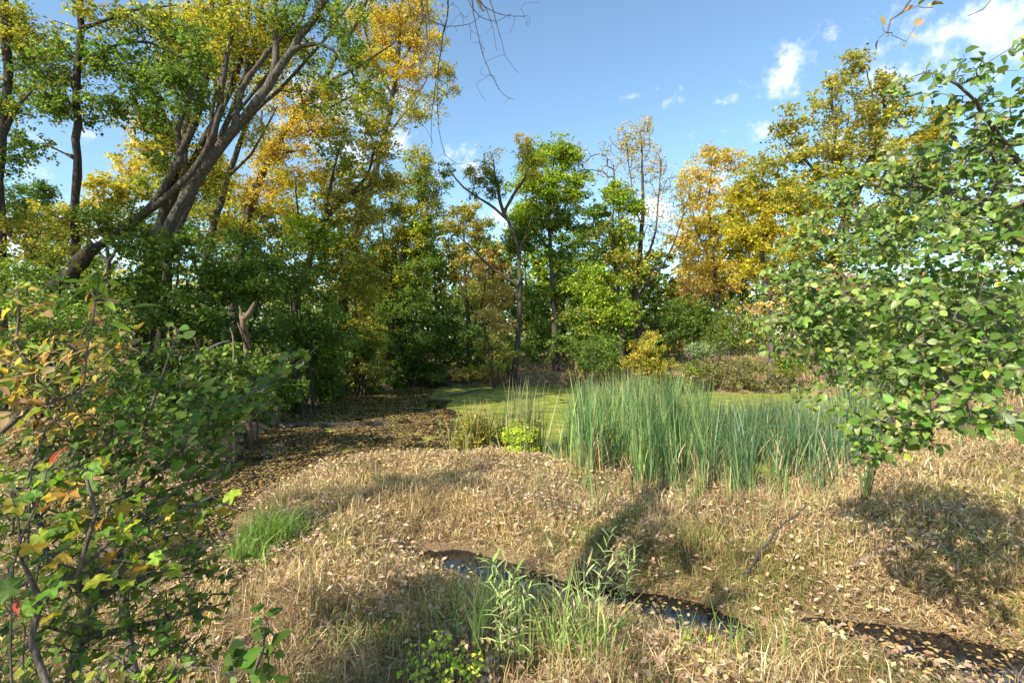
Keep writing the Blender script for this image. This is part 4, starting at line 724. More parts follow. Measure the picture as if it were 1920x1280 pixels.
def near_plant(name, label, cat, stems, tips, tmpls, pal, size, spacing, bark=M_TWIG, mat=M_GLOSS, mat_ob=M_GLOSS_OB, frac=.75, group=None, limit=300, upb=.55, seg=.12, rt=.0018, side=1.0, sunb=.8, up=.5, fn=None, leafname='foliage', jit=.18, extra_leaf_chains=True, bow=.15, tipdroop=0.0):
    """stems: [(world pts, r0, r1)], tips: (N,3) world; leaves alternate along each twig"""
    sk = Skel()
    for k, (pts, r0, r1) in enumerate(stems):
        if k == 0 or len(pts) > 1 and pts[0][2] < -900: sk.guide(pts, r0, r1, seg=.18, wob=.006)
        else: sk.limb(pts, r0, r1, seg=.18, wob=.006) if sk.pos else None
    root = empty(name, sk.pos[0]); tag(root, label, cat, group)
    made = sk.grow(list(tips), seg=seg, rt=rt, up=up, jit=jit, bow=bow)
    g = list(sk.meshes(sides_main=7, sides=4))
    if g[0]: link('stem', mesh_np('stem', g[0][0], [g[0][1]], smooth=True), root, bark)
    if g[1]: link('twigs', mesh_np('twigs', g[1][0], [g[1][1]], smooth=True), root, bark)['kind'] = 'stuff'
    PP = np.array(sk.pos); pos = []; tan = []; cl = []
    for ci, ids in enumerate(made):
        q = PP[ids]; dl = np.linalg.norm(np.diff(q, axis=0), axis=1); cum = np.concatenate([[0], np.cumsum(dl)]); Lg = cum[-1]
        if Lg < .02: continue
        s = np.arange(Lg, max(0, Lg * (1 - frac)), -spacing)[:26]
        for j, a in enumerate(s):
            a = max(0, a - RS.rand() * spacing * .5); i = min(len(dl) - 1, np.searchsorted(cum, a) - 1 if a > 0 else 0); t = (a - cum[i]) / max(dl[i], 1e-6)
            pos.append(q[i] + (q[i + 1] - q[i]) * t); dr = unit(q[i + 1] - q[i]); sd = np.cross(dr, [0, 0, 1]); sd = unit(sd) if np.linalg.norm(sd) > .05 else np.array([1., 0, 0])
            sg = 1 if (j % 2) else -1
            tan.append(dr * (.5 if j else 1.2) + sd * sg * side * (0.9 if j else .1) + RS.randn(3) * .28 + np.array([0, 0, -tipdroop])); cl.append(ci)
    pos = np.array(pos); tan = unit(np.array(tan)); N = len(pos); cl = np.array(cl)
    nrm = RS.randn(N, 3) * .5 + np.array([0, 0, upb]) + np.array(SUNV) * sunb
    F = frames(nrm, tan); sz = size * (.5 + .75 * RS.rand(N)); pos = pos + F[:, :, 1] * (sz * .12)[:, None]
    if fn is not None: col = fn(pos, N)
    else: col = pick(pal, N, amp=.18)
    ti = RS.randint(len(tmpls), size=N); parts = []
    lim = limit // len(tmpls)
    for k, tm in enumerate(tmpls):
        mk = ti == k
        if not mk.any(): continue
        rest = leaf_objects(root, tm, pos[mk], F[mk], sz[mk], col[mk], mat_ob, lim)
        if rest.any(): parts.append(stamp(tm, pos[mk][rest], F[mk][rest], sz[mk][rest], col[mk][rest]))
    if parts:
        v, f, c, u = merge(parts); o = link(leafname, mesh_np(leafname, v, [f], c, u, smooth=True), root, mat); o['kind'] = 'stuff'
    return root, sk
def ptips(ells, rs=RS, k=1.0):
    out = []
    for cx, cy, rx, ry, d, dr, n in ells:
        c = P(cx, cy, d); out.append(ell_points(c, np.array([rx / 960 * d, dr, ry / 960 * d]), int(round(n * k)), shell=.4))
    return np.concatenate(out)
def wp(*a): return [P(*p) for p in a]
def gp(x, y, dz=0): return np.array([x, y, float(gheight(np.array([x]), np.array([y]))[0]) + dz])

# the glossy tree on the right
tips = ptips([(1850, 140, 90, 40, 2.9, .35, 16), (1760, 150, 60, 26, 3.0, .3, 9), (1700, 160, 40, 16, 3.0, .2, 4), (1830, 230, 110, 50, 3.2, .5, 34), (1880, 330, 90, 80, 3.0, .5, 60), (1760, 320, 110, 50, 3.6, .5, 55), (1640, 330, 90, 40, 3.8, .5, 36), (1570, 350, 50, 30, 3.9, .4, 12),
    (1860, 460, 90, 70, 3.0, .5, 64), (1740, 440, 110, 60, 3.5, .6, 85), (1600, 420, 110, 50, 4.0, .6, 60), (1500, 440, 50, 40, 4.1, .4, 18), (1480, 580, 60, 60, 4.2, .5, 44), (1460, 530, 50, 40, 4.2, .4, 22), (1560, 560, 90, 70, 4.1, .6, 80), (1680, 560, 110, 70, 3.7, .6, 90), (1820, 570, 110, 70, 3.0, .5, 80),
    (1540, 650, 80, 40, 4.2, .5, 46), (1650, 680, 90, 70, 3.6, .5, 70), (1780, 680, 110, 60, 3.0, .5, 70), (1890, 640, 60, 50, 2.8, .4, 30), (1800, 760, 90, 40, 2.7, .4, 34), (1680, 770, 70, 50, 3.2, .4, 34), (1640, 820, 40, 34, 3.3, .3, 14), (1560, 700, 40, 34, 4.2, .3, 14), (1420, 600, 34, 30, 4.3, .3, 9),
    (1870, 790, 50, 30, 2.7, .3, 12), (1930, 250, 60, 150, 3.0, .5, 50), (1950, 550, 60, 150, 3.0, .5, 50), (1600, 620, 120, 70, 4.8, .4, 50), (1750, 560, 130, 90, 4.6, .4, 60), (1850, 650, 90, 90, 4.2, .4, 40), (1600, 480, 110, 60, 4.9, .4, 40), (1760, 400, 120, 60, 4.4, .4, 40), (1530, 740, 40, 30, 4.1, .2, 10), (1640, 850, 34, 24, 3.6, .15, 9), (1590, 790, 34, 34, 3.7, .2, 9), (1740, 820, 50, 26, 3.0, .2, 10), (1440, 640, 34, 24, 4.3, .2, 8), (1700, 800, 50, 36, 3.2, .2, 10)], k=1.45)
def buck_col(p, N):
    c = pick('buck', N, amp=.26); b = RS.rand(N) < .012; c[b] = pick('tan', int(b.sum())) if b.any() else c[b]; return c
root, sk = near_plant('buckthorn_tree', 'glossy-leaved buckthorn reaching in from the right with dense oval green leaves', 'tree',
    [([gp(4.6, 3.9, -.1), np.array([4.5, 3.9, 1.4]), np.array([4.2, 3.8, 2.4]), np.array([3.9, 3.6, 3.2]), np.array([3.6, 3.4, 4.2])], .09, .03),
     (wp((1990, 660, 3.9), (1900, 600, 3.9), (1740, 545, 4.0), (1640, 535, 4.1), (1560, 555, 4.2)), .035, .012), (wp((1960, 560, 3.9), (1880, 420, 3.6), (1780, 360, 3.6), (1680, 350, 3.8)), .03, .01),
     (wp((1990, 700, 3.9), (1880, 700, 3.4), (1780, 730, 3.2), (1690, 770, 3.2)), .03, .009), (wp((1900, 600, 3.9), (1780, 560, 3.7), (1740, 600, 3.7), (1720, 680, 3.5)), .02, .01), (wp((1950, 400, 3.6), (1890, 280, 3.2), (1830, 190, 3.0), (1760, 140, 2.95)), .02, .006), (wp((1880, 420, 3.6), (1720, 430, 3.8), (1560, 440, 4.0)), .016, .008)],
    tips, [T_OVAL, T_OVAL_B, T_OVAL_C, T_OVAL_E], 'buck', .060, .029, bark=M_TWIG, limit=300, fn=buck_col, frac=.68, upb=.05, sunb=1.0, tipdroop=.45, seg=.1)
# dark berries in little clusters on it
PPn = np.array(sk.pos); bi = RS.choice(len(PPn) - 200, 46) + 200; bv = []; bf = []; o_ = 0
ico = np.array([[0, 0, 1], [.89, 0, .45], [.28, .85, .45], [-.72, .53, .45], [-.72, -.53, .45], [.28, -.85, .45], [.72, .53, -.45], [-.28, .85, -.45], [-.89, 0, -.45], [-.28, -.85, -.45], [.72, -.53, -.45], [0, 0, -1]])
icf = np.array([[0, 1, 2], [0, 2, 3], [0, 3, 4], [0, 4, 5], [0, 5, 1], [1, 6, 2], [2, 7, 3], [3, 8, 4], [4, 9, 5], [5, 10, 1], [6, 7, 2], [7, 8, 3], [8, 9, 4], [9, 10, 5], [10, 6, 1], [11, 7, 6], [11, 8, 7], [11, 9, 8], [11, 10, 9], [11, 6, 10]])
for b_ in bi:
    for k in range(6):
        bv.append(ico * .005 + PPn[b_] + RS.randn(3) * .012 + [0, 0, -.01]); bf.append(icf + o_); o_ += 12
mb, t = new_mat('black_berry'); o = nd(t, 'ShaderNodeOutputMaterial'); p = nd(t, 'ShaderNodeBsdfPrincipled'); p.inputs['Base Color'].default_value = (.008, .008, .014, 1); p.inputs['Roughness'].default_value = .25; t.links.new(p.outputs[0], o.inputs[0])
link('berries', mesh_np('berries', np.concatenate(bv), [np.concatenate(bf)], smooth=True), root, mb)['kind'] = 'stuff'

# shrubs in the left foreground
near_plant('tan_leaved_shrub', 'foreground shrub with curled tan and gold leaves at the left edge', 'shrub',
    [([gp(-3.0, 2.6, -.1), *wp((-60, 900, 2.8), (60, 760, 2.8), (40, 640, 2.8), (34, 545, 2.8))], .014, .004), (wp((60, 800, 2.8), (120, 690, 2.8), (170, 600, 2.75), (184, 545, 2.7)), .007, .003), (wp((40, 740, 2.8), (140, 740, 2.7), (240, 670, 2.7)), .006, .002), (wp((40, 700, 2.8), (100, 640, 2.9), (90, 590, 2.9)), .005, .002)],
    ptips([(40, 600, 50, 50, 2.8, .25, 16), (90, 660, 90, 40, 2.8, .3, 32), (60, 730, 90, 50, 2.7, .3, 36), (170, 690, 70, 40, 2.7, .25, 16), (230, 650, 40, 24, 2.6, .2, 8), (180, 580, 40, 30, 2.7, .2, 5), (120, 780, 90, 40, 2.6, .3, 24), (20, 540, 24, 20, 2.8, .1, 3)], k=1.5),
    [T_CURLED, T_LANCE, T_SMALL], 'goldtan', .072, .038, mat=M_SOFT, mat_ob=M_SOFT_OB, frac=.7, limit=210, upb=.6, tipdroop=.3)
near_plant('yellow_leaf_sapling', 'thin sapling with long yellow-green leaves standing above the tan shrub', 'sapling',
    [([gp(-2.2, 2.3, -.1), *wp((60, 880, 2.3), (130, 780, 2.3), (165, 660, 2.3), (182, 560, 2.3), (186, 520, 2.3))], .006, .0025)],
    np.array(wp((176, 515, 2.3), (205, 530, 2.25), (150, 528, 2.35), (230, 575, 2.25), (250, 585, 2.3), (140, 585, 2.35), (200, 600, 2.2), (215, 620, 2.25), (130, 610, 2.3), (190, 560, 2.2))),
    [T_LANCE], 'ygreen', .11, .05, mat=M_SOFT, mat_ob=M_SOFT_OB, frac=.5, limit=60, tipdroop=.25)
near_plant('green_sapling_shrub', 'green oval-leaved shrub whose long sprays reach right across the shaded water', 'shrub',
    [([gp(-1.9, 2.7, -.1), *wp((210, 1000, 2.9), (300, 880, 2.9), (400, 790, 2.9), (500, 720, 2.9), (590, 655, 2.9))], .012, .003), (wp((210, 960, 2.9), (250, 840, 2.9), (300, 720, 2.9), (335, 620, 2.9)), .008, .003), (wp((300, 870, 2.9), (420, 820, 2.8), (515, 750, 2.8)), .006, .002), (wp((240, 900, 2.9), (180, 800, 2.9), (150, 740, 2.9)), .007, .003), (wp((260, 960, 2.9), (380, 900, 2.7), (460, 860, 2.7)), .006, .002)],
    ptips([(555, 675, 40, 20, 2.9, .12, 10), (500, 720, 40, 24, 2.9, .15, 10), (480, 760, 50, 20, 2.85, .15, 12), (420, 760, 60, 34, 2.9, .25, 22), (340, 640, 24, 40, 2.9, .12, 8), (300, 700, 50, 50, 2.9, .25, 22), (360, 720, 50, 40, 2.9, .2, 14), (280, 780, 100, 50, 2.9, .35, 60), (390, 800, 80, 40, 2.8, .3, 34), (200, 800, 90, 50, 3.0, .3, 44),
        (300, 860, 110, 50, 2.8, .35, 60), (140, 860, 110, 50, 2.8, .35, 44), (400, 870, 60, 40, 2.7, .25, 20), (60, 830, 70, 50, 2.7, .3, 24), (440, 740, 60, 30, 3.0, .3, 12), (60, 900, 90, 60, 2.9, .4, 30), (330, 930, 90, 40, 2.9, .3, 30)], k=1.25),
    [T_OVAL, T_OVAL_C], 'buck', .062, .038, mat=M_SOFT, mat_ob=M_SOFT_OB, limit=300, frac=.85)
near_plant('dark_green_shrub', 'shaded dark green small-leaved shrub filling the lower left corner', 'shrub',
    [([gp(-1.7, 1.9, -.1), *wp((150, 1200, 2.3), (200, 1080, 2.4), (260, 980, 2.5), (330, 920, 2.6))], .012, .004), (wp((150, 1150, 2.3), (90, 1030, 2.3), (60, 930, 2.4)), .009, .003), (wp((180, 1120, 2.4), (330, 1060, 2.4), (420, 1000, 2.5)), .008, .003), (wp((150, 1190, 2.3), (300, 1160, 2.3), (420, 1130, 2.3)), .008, .003)],
    ptips([(100, 940, 110, 60, 2.4, .4, 70), (260, 980, 110, 60, 2.5, .4, 70), (380, 970, 60, 50, 2.6, .3, 24), (100, 1060, 110, 60, 2.3, .4, 70), (280, 1080, 110, 60, 2.4, .4, 70), (400, 1080, 50, 40, 2.5, .3, 20), (120, 1180, 130, 60, 2.2, .4, 70), (300, 1190, 110, 50, 2.2, .4, 50), (60, 1250, 130, 40, 2.2, .4, 40), (300, 1250, 120, 30, 2.2, .3, 30)], k=1.6),
    [T_OVAL_D, T_OVAL_D2], 'mixgreen', .045, .034, mat=M_SOFT, mat_ob=M_SOFT_OB, limit=300, frac=.9)
near_plant('grape_vine', 'wild grape vine with lobed lime, yellow and rust leaves over the lower left shrubs', 'vine',
    [([gp(-1.3, 1.75, -.05), *wp((60, 1200, 1.9), (140, 1080, 1.9), (180, 960, 1.9), (160, 890, 1.9))], .006, .003), (wp((100, 1130, 1.9), (220, 1010, 2.0), (330, 960, 2.1), (400, 930, 2.2)), .004, .002), (wp((80, 1150, 1.9), (40, 1050, 1.9), (20, 920, 1.9)), .004, .002)],
    ptips([(150, 890, 60, 30, 1.9, .12, 9), (190, 960, 90, 40, 1.95, .15, 12), (90, 1010, 80, 40, 1.9, .15, 12), (250, 980, 60, 30, 2.0, .15, 6), (60, 930, 60, 40, 1.9, .1, 6), (380, 960, 60, 30, 2.2, .12, 5), (230, 1060, 110, 50, 2.0, .2, 12), (60, 1120, 80, 40, 1.8, .12, 8), (350, 1010, 60, 34, 2.2, .15, 5)], k=1.5),
    [T_LOBED], 'grape', .068, .08, mat=M_SOFT, mat_ob=M_SOFT_OB, limit=300, frac=.5, upb=.7, sunb=.4)
near_plant('red_leaved_creeper', 'few crimson creeper leaves among the lower left greenery', 'creeper',
    [([gp(-1.7, 1.8, -.05), *wp((20, 1150, 1.85), (50, 1000, 1.85), (90, 880, 1.9), (120, 850, 1.9))], .004, .002)],
    np.array(wp((100, 850, 1.9), (125, 842, 1.88), (90, 878, 1.9), (12, 1110, 1.8), (30, 1125, 1.8), (80, 925, 1.9), (0, 1120, 1.82))), [T_LANCE], 'sumac', .07, .04, mat=M_SOFT, mat_ob=M_SOFT_OB, limit=60, frac=.4)
near_plant('heart_leaf_seedling', 'bright green heart-leaved plant at the bottom edge left of centre', 'plant',
    [([gp(-1.0, 2.0, -.05), *wp((470, 1290, 2.2), (490, 1220, 2.25), (500, 1160, 2.3))], .005, .002), (wp((470, 1270, 2.2), (400, 1250, 2.1), (340, 1250, 2.1)), .004, .002)],
    ptips([(490, 1160, 34, 20, 2.3, .08, 4), (480, 1210, 50, 26, 2.25, .1, 8), (430, 1250, 60, 24, 2.1, .1, 9), (340, 1255, 60, 20, 2.1, .1, 7), (500, 1255, 34, 20, 2.15, .08, 5)]),
    [oval(.42, 5, .08, .15, .62)], 'buck', .085, .07, mat=M_SOFT, mat_ob=M_SOFT_OB, limit=120, frac=.6)
near_plant('lime_weed', 'lime-yellow small-leaved weed at the bottom edge', 'weed',
    [([gp(-.35, 2.9, -.05), *wp((800, 1290, 3.3), (815, 1230, 3.3), (820, 1200, 3.3))], .004, .002), (wp((800, 1290, 3.3), (860, 1230, 3.3)), .003, .001), (wp((800, 1290, 3.3), (765, 1240, 3.3)), .003, .001), (wp((810, 1270, 3.3), (900, 1260, 3.3)), .003, .001)],
    ptips([(820, 1215, 34, 24, 3.3, .12, 14), (860, 1240, 50, 24, 3.3, .15, 22), (780, 1245, 34, 24, 3.3, .12, 12), (830, 1275, 70, 20, 3.2, .15, 26)]), [T_SMALL], 'lime', .042, .026, mat=M_SOFT, mat_ob=M_SOFT_OB, limit=150, frac=.9)
near_plant('small_round_leaf_vine', 'slender climbing stem with small round green leaves right of the bottom weeds', 'vine',
    [([gp(.75, 3.3, -.05), *wp((1172, 1275, 3.6), (1165, 1210, 3.6), (1162, 1140, 3.6))], .003, .0015)],
    ptips([(1165, 1160, 12, 30, 3.6, .04, 6), (1172, 1220, 14, 40, 3.6, .05, 9)]), [T_OVAL_C], 'buck', .035, .03, mat=M_SOFT, mat_ob=M_SOFT_OB, limit=60, frac=.8)
near_plant('lime_vine', 'lime green broad leaves sprouting from straw near the lower right of stream', 'plant',
    [([gp(1.2, 3.6, -.03), *wp((1240, 1262, 3.8), (1250, 1230, 3.8), (1325, 1200, 4.0))], .003, .0015)],
    ptips([(1240, 1265, 34, 12, 3.8, .08, 6), (1330, 1200, 12, 8, 4.0, .04, 3), (1290, 1225, 14, 20, 3.9, .05, 5)]), [oval(.42, 4, .08, .1, .62)], 'lime', .055, .05, mat=M_SOFT, mat_ob=M_SOFT_OB, limit=60, frac=.7)

# narrow-leaved weeds bottom centre (goldenrod-like)
def spiky_weed(name, label, x, y, stems, h, leafl, pal='sage', lean=.25, dens=.03, seedhead=False, wind=(.15, 0)):
    b0 = gp(x, y, -.02); root = empty(name, b0); tag(root, label, 'weed'); sk = Skel(); pos = []; tan = []
    for k in range(stems):
        a = RS.rand() * 6.28; hh = h * RS.uniform(.6, 1.1); r = RS.rand() * lean; bx = gp(x + RS.randn() * .05, y + RS.randn() * .05, -.03)
        top = bx + np.array([math.cos(a) * r * hh + wind[0] * hh, math.sin(a) * r * hh, hh]); mid = bx * .5 + top * .5 + np.array([0, 0, hh * .08])
        sk.guide([bx, mid, top], .004, .0015, seg=.08, wob=.003); q = catmull([bx, mid, top], dens)
        for j in range(int(len(q) * .15), len(q)):
            dr = unit(q[min(j + 1, len(q) - 1)] - q[j - 1]); az = j * 2.4; s = np.array([math.cos(az), math.sin(az), 0]); pos.append(q[j]); tan.append(dr * .8 + s * .8 + RS.randn(3) * .15)
    for g in sk.meshes(sides_main=4):
        if g: link('stem', mesh_np('stem', g[0], [g[1]]), root, M_TWIG)
    pos = np.array(pos); tan = unit(np.array(tan)); N = len(pos); n = np.cross(np.cross(tan, [0, 0, 1.]), tan) + RS.randn(N, 3) * .2
    v, f, c, u = stamp(T_STRIP, pos, frames(n, tan), leafl * (.6 + .7 * RS.rand(N)), pick(pal, N)); link('foliage', mesh_np('foliage', v, [f], c, u), root, M_BLADE)
PAL['weed'] = [((.22, .30, .08), 3), ((.30, .36, .13), 3), ((.40, .38, .16), 1.5)]
spiky_weed('goldenrod', 'tall narrow-leaved green weed arching right over the stream', .50, 3.95, 5, .82, .11, 'weed', .35, wind=(.12, 0))
spiky_weed('goldenrod', 'pale narrow-leaved weed left of the arching one', -.02, 3.8, 7, .85, .12, 'weed', .3, wind=(.03, 0))
spiky_weed('goldenrod', 'feathery pale green weed spreading over the stream bank', 1.05, 5.1, 5, .75, .12, 'weed', .5, wind=(.2, 0))
spiky_weed('goldenrod', 'dark blue-green seedling beside the lime weed', -.40, 3.7, 2, .5, .10, 'green', .1, wind=(0, 0))
def tuft(name, label, cat, pts, per, h, wid, pal, lean=.4, spread=.05, curl=.5, cols=None, group=None):
    x = np.array([p[0] for p in pts]); y = np.array([p[1] for p in pts]); z = gheight(x, y) - .02
    s = blades('t', x, y, z, per, h, wid, pal, '', '', lean=lean, spread=spread, curl=curl)
    blade_obj(name, [s], label, cat, kind=None, mat=M_BLADE, group=group)
def around(c, n, s): return [(c[0] + RS.randn() * s[0], c[1] + RS.randn() * s[1]) for _ in range(n)]
tuft('sedge_tuft', 'dark green sedge tuft in the shade left of the dead grass', 'sedge', around(G(500, 1060), 34, (.17, .22)), 22, .55, .006, 'sedge', .5, .05, .9)
tuft('sedge_tuft', 'smaller bright sedge tuft below the dark green one', 'sedge', around(G(460, 1090), 10, (.12, .1)), 18, .4, .006, 'sedge', .5, .04, .9)
tuft('reed_grass_clump', 'loose clump of green and buff grass blades at the bottom centre', 'grass clump', around((-.05, 3.95), 14, (.3, .2)), 12, .75, .007, 'weed', .28, .04, .4)
tuft('reed_grass_clump', 'broad pale grass blades bending beside the goldenrod', 'grass clump', around((.5, 3.9), 10, (.22, .15)), 9, .7, .011, 'weed', .35, .03, .6)
tuft('reed_grass_clump', 'few green blades rising from straw at the lower right', 'grass clump', around((1.65, 3.9), 7, (.25, .1)), 5, .5, .009, 'sedge', .25, .03, .3)
tuft('reed_grass_clump', 'dry buff grass stalks left of the lime weed', 'grass clump', around((-1.0, 4.0), 10, (.35, .2)), 10, .5, .006, 'strawg', .4, .04, .6)
for nm, px_, py_, lab in [('a', 1150, 1010, 'small green grass tuft below the middle of the cattail stand'), ('b', 1500, 1000, 'green grass tuft beside the arching cattail blades'), ('c', 700, 930, 'thin olive grass tuft on the hummock near the water arm'), ('d', 1750, 990, 'green grass tuft inside the shade under the buckthorn'), ('e', 1880, 930, 'olive grass tuft at the right edge beyond the shade'), ('f', 1060, 1050, 'wispy green tuft just above the central pool')]:
    tuft('grass_tuft', lab, 'grass tuft', around(G(px_, py_), 10, (.22, .18)), 10, .28, .007, 'sedge' if nm in 'abf' else 'strawg', .55, .05, .7)
tuft('low_green_weeds', 'mossy green low weeds near the bottom left of centre', 'weeds', around((-1.1, 4.0), 40, (.3, .2)), 14, .16, .008, 'sedge', .7, .05, .6)

PAL['buff'] = [((.30, .29, .13), 3), ((.20, .26, .09), 3), ((.36, .31, .18), 2)]
# the bushy plant with tall pale spikes at the water edge
def spike_plant(label, px_, py_, n, h, bushpal, bush, pal='buff', w=.5):
    g = G(px_, py_); root = empty('loosestrife_plant', gp(g[0], g[1])); tag(root, label, 'plant'); x = g[0] + RS.randn(n) * w * .42; y = g[1] + RS.randn(n) * w * .4
    z = gheight(x, y) - .02; s = blades('s', x, y, z, 3, h * .95, .013, pal, '', '', lean=.13, spread=.04, curl=.12)
    blade_obj('spikes', [s], '', '', parent=root)
    cl = ell_points(np.array([g[0], g[1], z.mean() + .55]), np.array([w * .9, w * .8, .5]), 40); v, f, c, u = foliage(list(cl), .06, [bush * 2] * 40, [.17] * 40, [bushpal] * 40); v[:, 2] = np.maximum(v[:, 2], .01)
    link('foliage', mesh_np('foliage', v, [f], c), root, M_LEAF)
    sk = Skel(); sk.guide([gp(g[0], g[1], -.05), gp(g[0], g[1], .4)], .01, .006, .1); sk.grow(list(cl), seg=.15, rt=.003)
    for gg in sk.meshes(sides_main=5, sides=3):
        if gg: link('stem', mesh_np('stem', gg[0], [gg[1]]), root, M_TWIG)
spike_plant('lime green bushy plant topped by tall pale seed spikes at the water edge', 982, 850, 70, 1.75, 'lime', 70)
spike_plant('brownish bushy plant with fine stalks left of the pale-spiked one', 885, 848, 60, 1.25, 'olive', 55, 'strawg')
spike_plant('sparse pale stalk cluster between the two bushy water-edge plants', 940, 840, 22, 1.3, 'olive', 12, 'buff', .3)

# ------------------------------------------------------------------ cattails
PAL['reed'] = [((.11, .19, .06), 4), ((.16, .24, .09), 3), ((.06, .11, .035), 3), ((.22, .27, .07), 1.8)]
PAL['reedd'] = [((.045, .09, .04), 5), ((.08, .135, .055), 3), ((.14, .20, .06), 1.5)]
def cattail_mesh(pal, n, h, lean, brown=.12, wid=.017, spread=.07):
    V = []; Fc = []; C = []; o = 0; K = 6
    for i in range(n + (7 if n > 20 else 2)):
        skirt = i >= n; hh = h * RS.uniform(.65, 1.05); az = RS.rand() * 6.28; ln = abs(RS.randn()) * lean + .02; bend = RS.uniform(0, .6) ** 2 * 2.0 * (1 if RS.rand() > .2 else 2.6)
        dead = skirt or RS.rand() < brown; ln = ln + (RS.uniform(.2, .9) if skirt else 0); hh = hh * (.7 if skirt else 1); c = pick('straw', 1)[0] if dead else pick(pal, 1)[0] / LEAFK * 1.35
        if dead: hh *= RS.uniform(.35, .7)
        snap = RS.rand() < .07
        wz = wid * RS.uniform(.7, 1.25); fa = RS.rand() * 3.14; wv = np.array([math.cos(fa), math.sin(fa), 0]); base = np.array([RS.randn() * spread, RS.randn() * spread, -.03]); d = np.array([math.cos(az), math.sin(az), 0])
        p = base.copy(); th = ln
        for k in range(K + 1):
            t = k / K; w_ = wz * (1 - t ** 3) * .5 + .0006; V += [p - wv * w_, p + wv * w_]
            base_c = np.array([.42, .40, .16]); cc = c * (1 - .0 * t) + (base_c - c) * max(0, (1 - t * 5)) * .7
            if t > .9 and not dead: cc = cc * .4 + np.array([.35, .26, .14]) * .6
            C += [cc, cc]
            th = ln + bend * t ** 2 + (1.5 if (snap and t > .62) else 0); p = p + (d * math.sin(th) + np.array([0, 0, 1]) * math.cos(th)) * (hh / K)
        for k in range(K): a = o + 2 * k; Fc.append((a, a + 1, a + 3, a + 2))
        o += 2 * (K + 1)
    me = mesh_np('cattail', np.array(V), [np.array(Fc)], np.array(C)); me.materials.append(M_REED); return me
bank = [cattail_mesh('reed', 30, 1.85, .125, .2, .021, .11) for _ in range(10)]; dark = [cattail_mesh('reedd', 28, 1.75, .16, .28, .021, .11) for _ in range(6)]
def place(me, x, y, s=1.0, label='', group=None, rz=None, z=None):
    o = bpy.data.objects.new('cattail', me); COL.objects.link(o); o.location = (x, y, max(-.02, float(gheight(np.array([x]), np.array([y]))[0])) if z is None else z); o.rotation_euler = (RS.randn() * .03, RS.randn() * .03, RS.rand() * 6.28); o.scale = (s, s, s)
    tag(o, label, 'cattail', group); return o
# the dense stand, drawn on the ground plan: outline in metres
def in_poly(x, y, poly):
    r = False; n = len(poly)
    for i in range(n):
        a, b = poly[i], poly[(i + 1) % n]
        if (a[1] > y) != (b[1] > y) and x < (b[0] - a[0]) * (y - a[1]) / (b[1] - a[1]) + a[0]: r = not r
    return r
stand = [G(1070, 880), G(1110, 925), G(1180, 915), G(1240, 965), G(1330, 945), G(1400, 985), G(1470, 955), G(1540, 975), G(1590, 930), G(1600, 870), G(1560, 805), G(1480, 815), G(1400, 825), G(1330, 815), G(1290, 790), G(1200, 775), G(1120, 780), G(1080, 815)]
cnt = 0
ROWS = [(9.0, 'front row in straw'), (9.8, 'second row'), (10.8, 'third row'), (12, 'row near the duckweed'), (13.2, 'back row'), (99, 'hindmost row')]
COLS = [(1150, "blue-green cattail at the dense stand's left end"), (1240, "blue-green cattail left of the dense stand's middle"), (1320, "tall blue-green cattail in the dense stand's middle"), (1430, "shorter dark cattail right of the dense stand's middle"), (9999, "shorter dark cattail at the dense stand's right end")]
while cnt < 268:
    x, y = RS.uniform(.8, 8), RS.uniform(7.4, 18)
    if not in_poly(x, y, stand): continue
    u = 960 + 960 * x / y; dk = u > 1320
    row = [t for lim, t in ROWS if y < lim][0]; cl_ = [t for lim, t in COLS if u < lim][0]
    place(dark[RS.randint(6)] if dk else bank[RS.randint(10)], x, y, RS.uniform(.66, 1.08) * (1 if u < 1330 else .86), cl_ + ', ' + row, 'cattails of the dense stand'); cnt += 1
small = [cattail_mesh('reed', 9, 1.0, .12, .1, .014, .03) for _ in range(5)]; tallm = [cattail_mesh('reedd', 26, 2.3, .07, .1, .018, .12) for _ in range(2)]
singles = [(1008, 965, .78, 'single short cattail sprout left of the stand in dead grass'), (1120, 1010, 1.15, 'forked cattail sprout nearest the stream below the stand'), (1198, 950, 1.0, 'cattail sprout between the forked sprout and the dense stand'), (1045, 880, 1.0, 'small cattail clump at the left foot of the dense stand'),
           (1025, 870, .8, 'short cattail left of the small clump beside the duckweed'), (1160, 970, .6, 'tiny cattail blade cluster in straw before the stand'), (1365, 985, .62, 'short dark cattail tuft in the shade before the stand'), (1465, 975, 1.0, 'arching cattail blades bending right near the white stalk scrap'),
           (1240, 940, 1.1, 'front cattail at the stand edge with straw-coloured foot'), (1065, 870, 1.25, 'outermost left cattail of the stand'), (845, 850, 1.2, 'green cattail clump left of the brownish bushy plant'), (862, 842, 1.1, 'slanting cattail blades touching the brownish bushy plant')]
for (a, b, s, lab) in singles:
    g = G(a, b); place(small[RS.randint(5)], g[0], g[1], s, lab)
for k in range(26):
    a, b = RS.uniform(1080, 1580), RS.uniform(935, 990); side_ = 'left' if a < 1240 else ('middle' if a < 1400 else 'right')
    g = G(a, b); place(small[RS.randint(5)], g[0], g[1], RS.uniform(.45, .95), 'short cattail sprout in straw before the %s of the dense stand' % side_, 'cattail sprouts before the dense stand')
gfan = G(1622, 985); me = cattail_mesh('reed', 16, 1.15, .13, 0, .02, .02); place(me, gfan[0], gfan[1], 1.0, 'bright cattail fan with thick yellow base below the buckthorn leaves')
for k, (a, b) in enumerate([(1590, 850), (1605, 830), (1575, 870), (1600, 880), (1620, 850)]):
    g = G(a, b); place(tallm[k % 2], g[0], g[1], RS.uniform(.9, 1.05), 'tall dark cattail partly behind the buckthorn leaves at right end of stand', 'tall cattails behind the buckthorn')
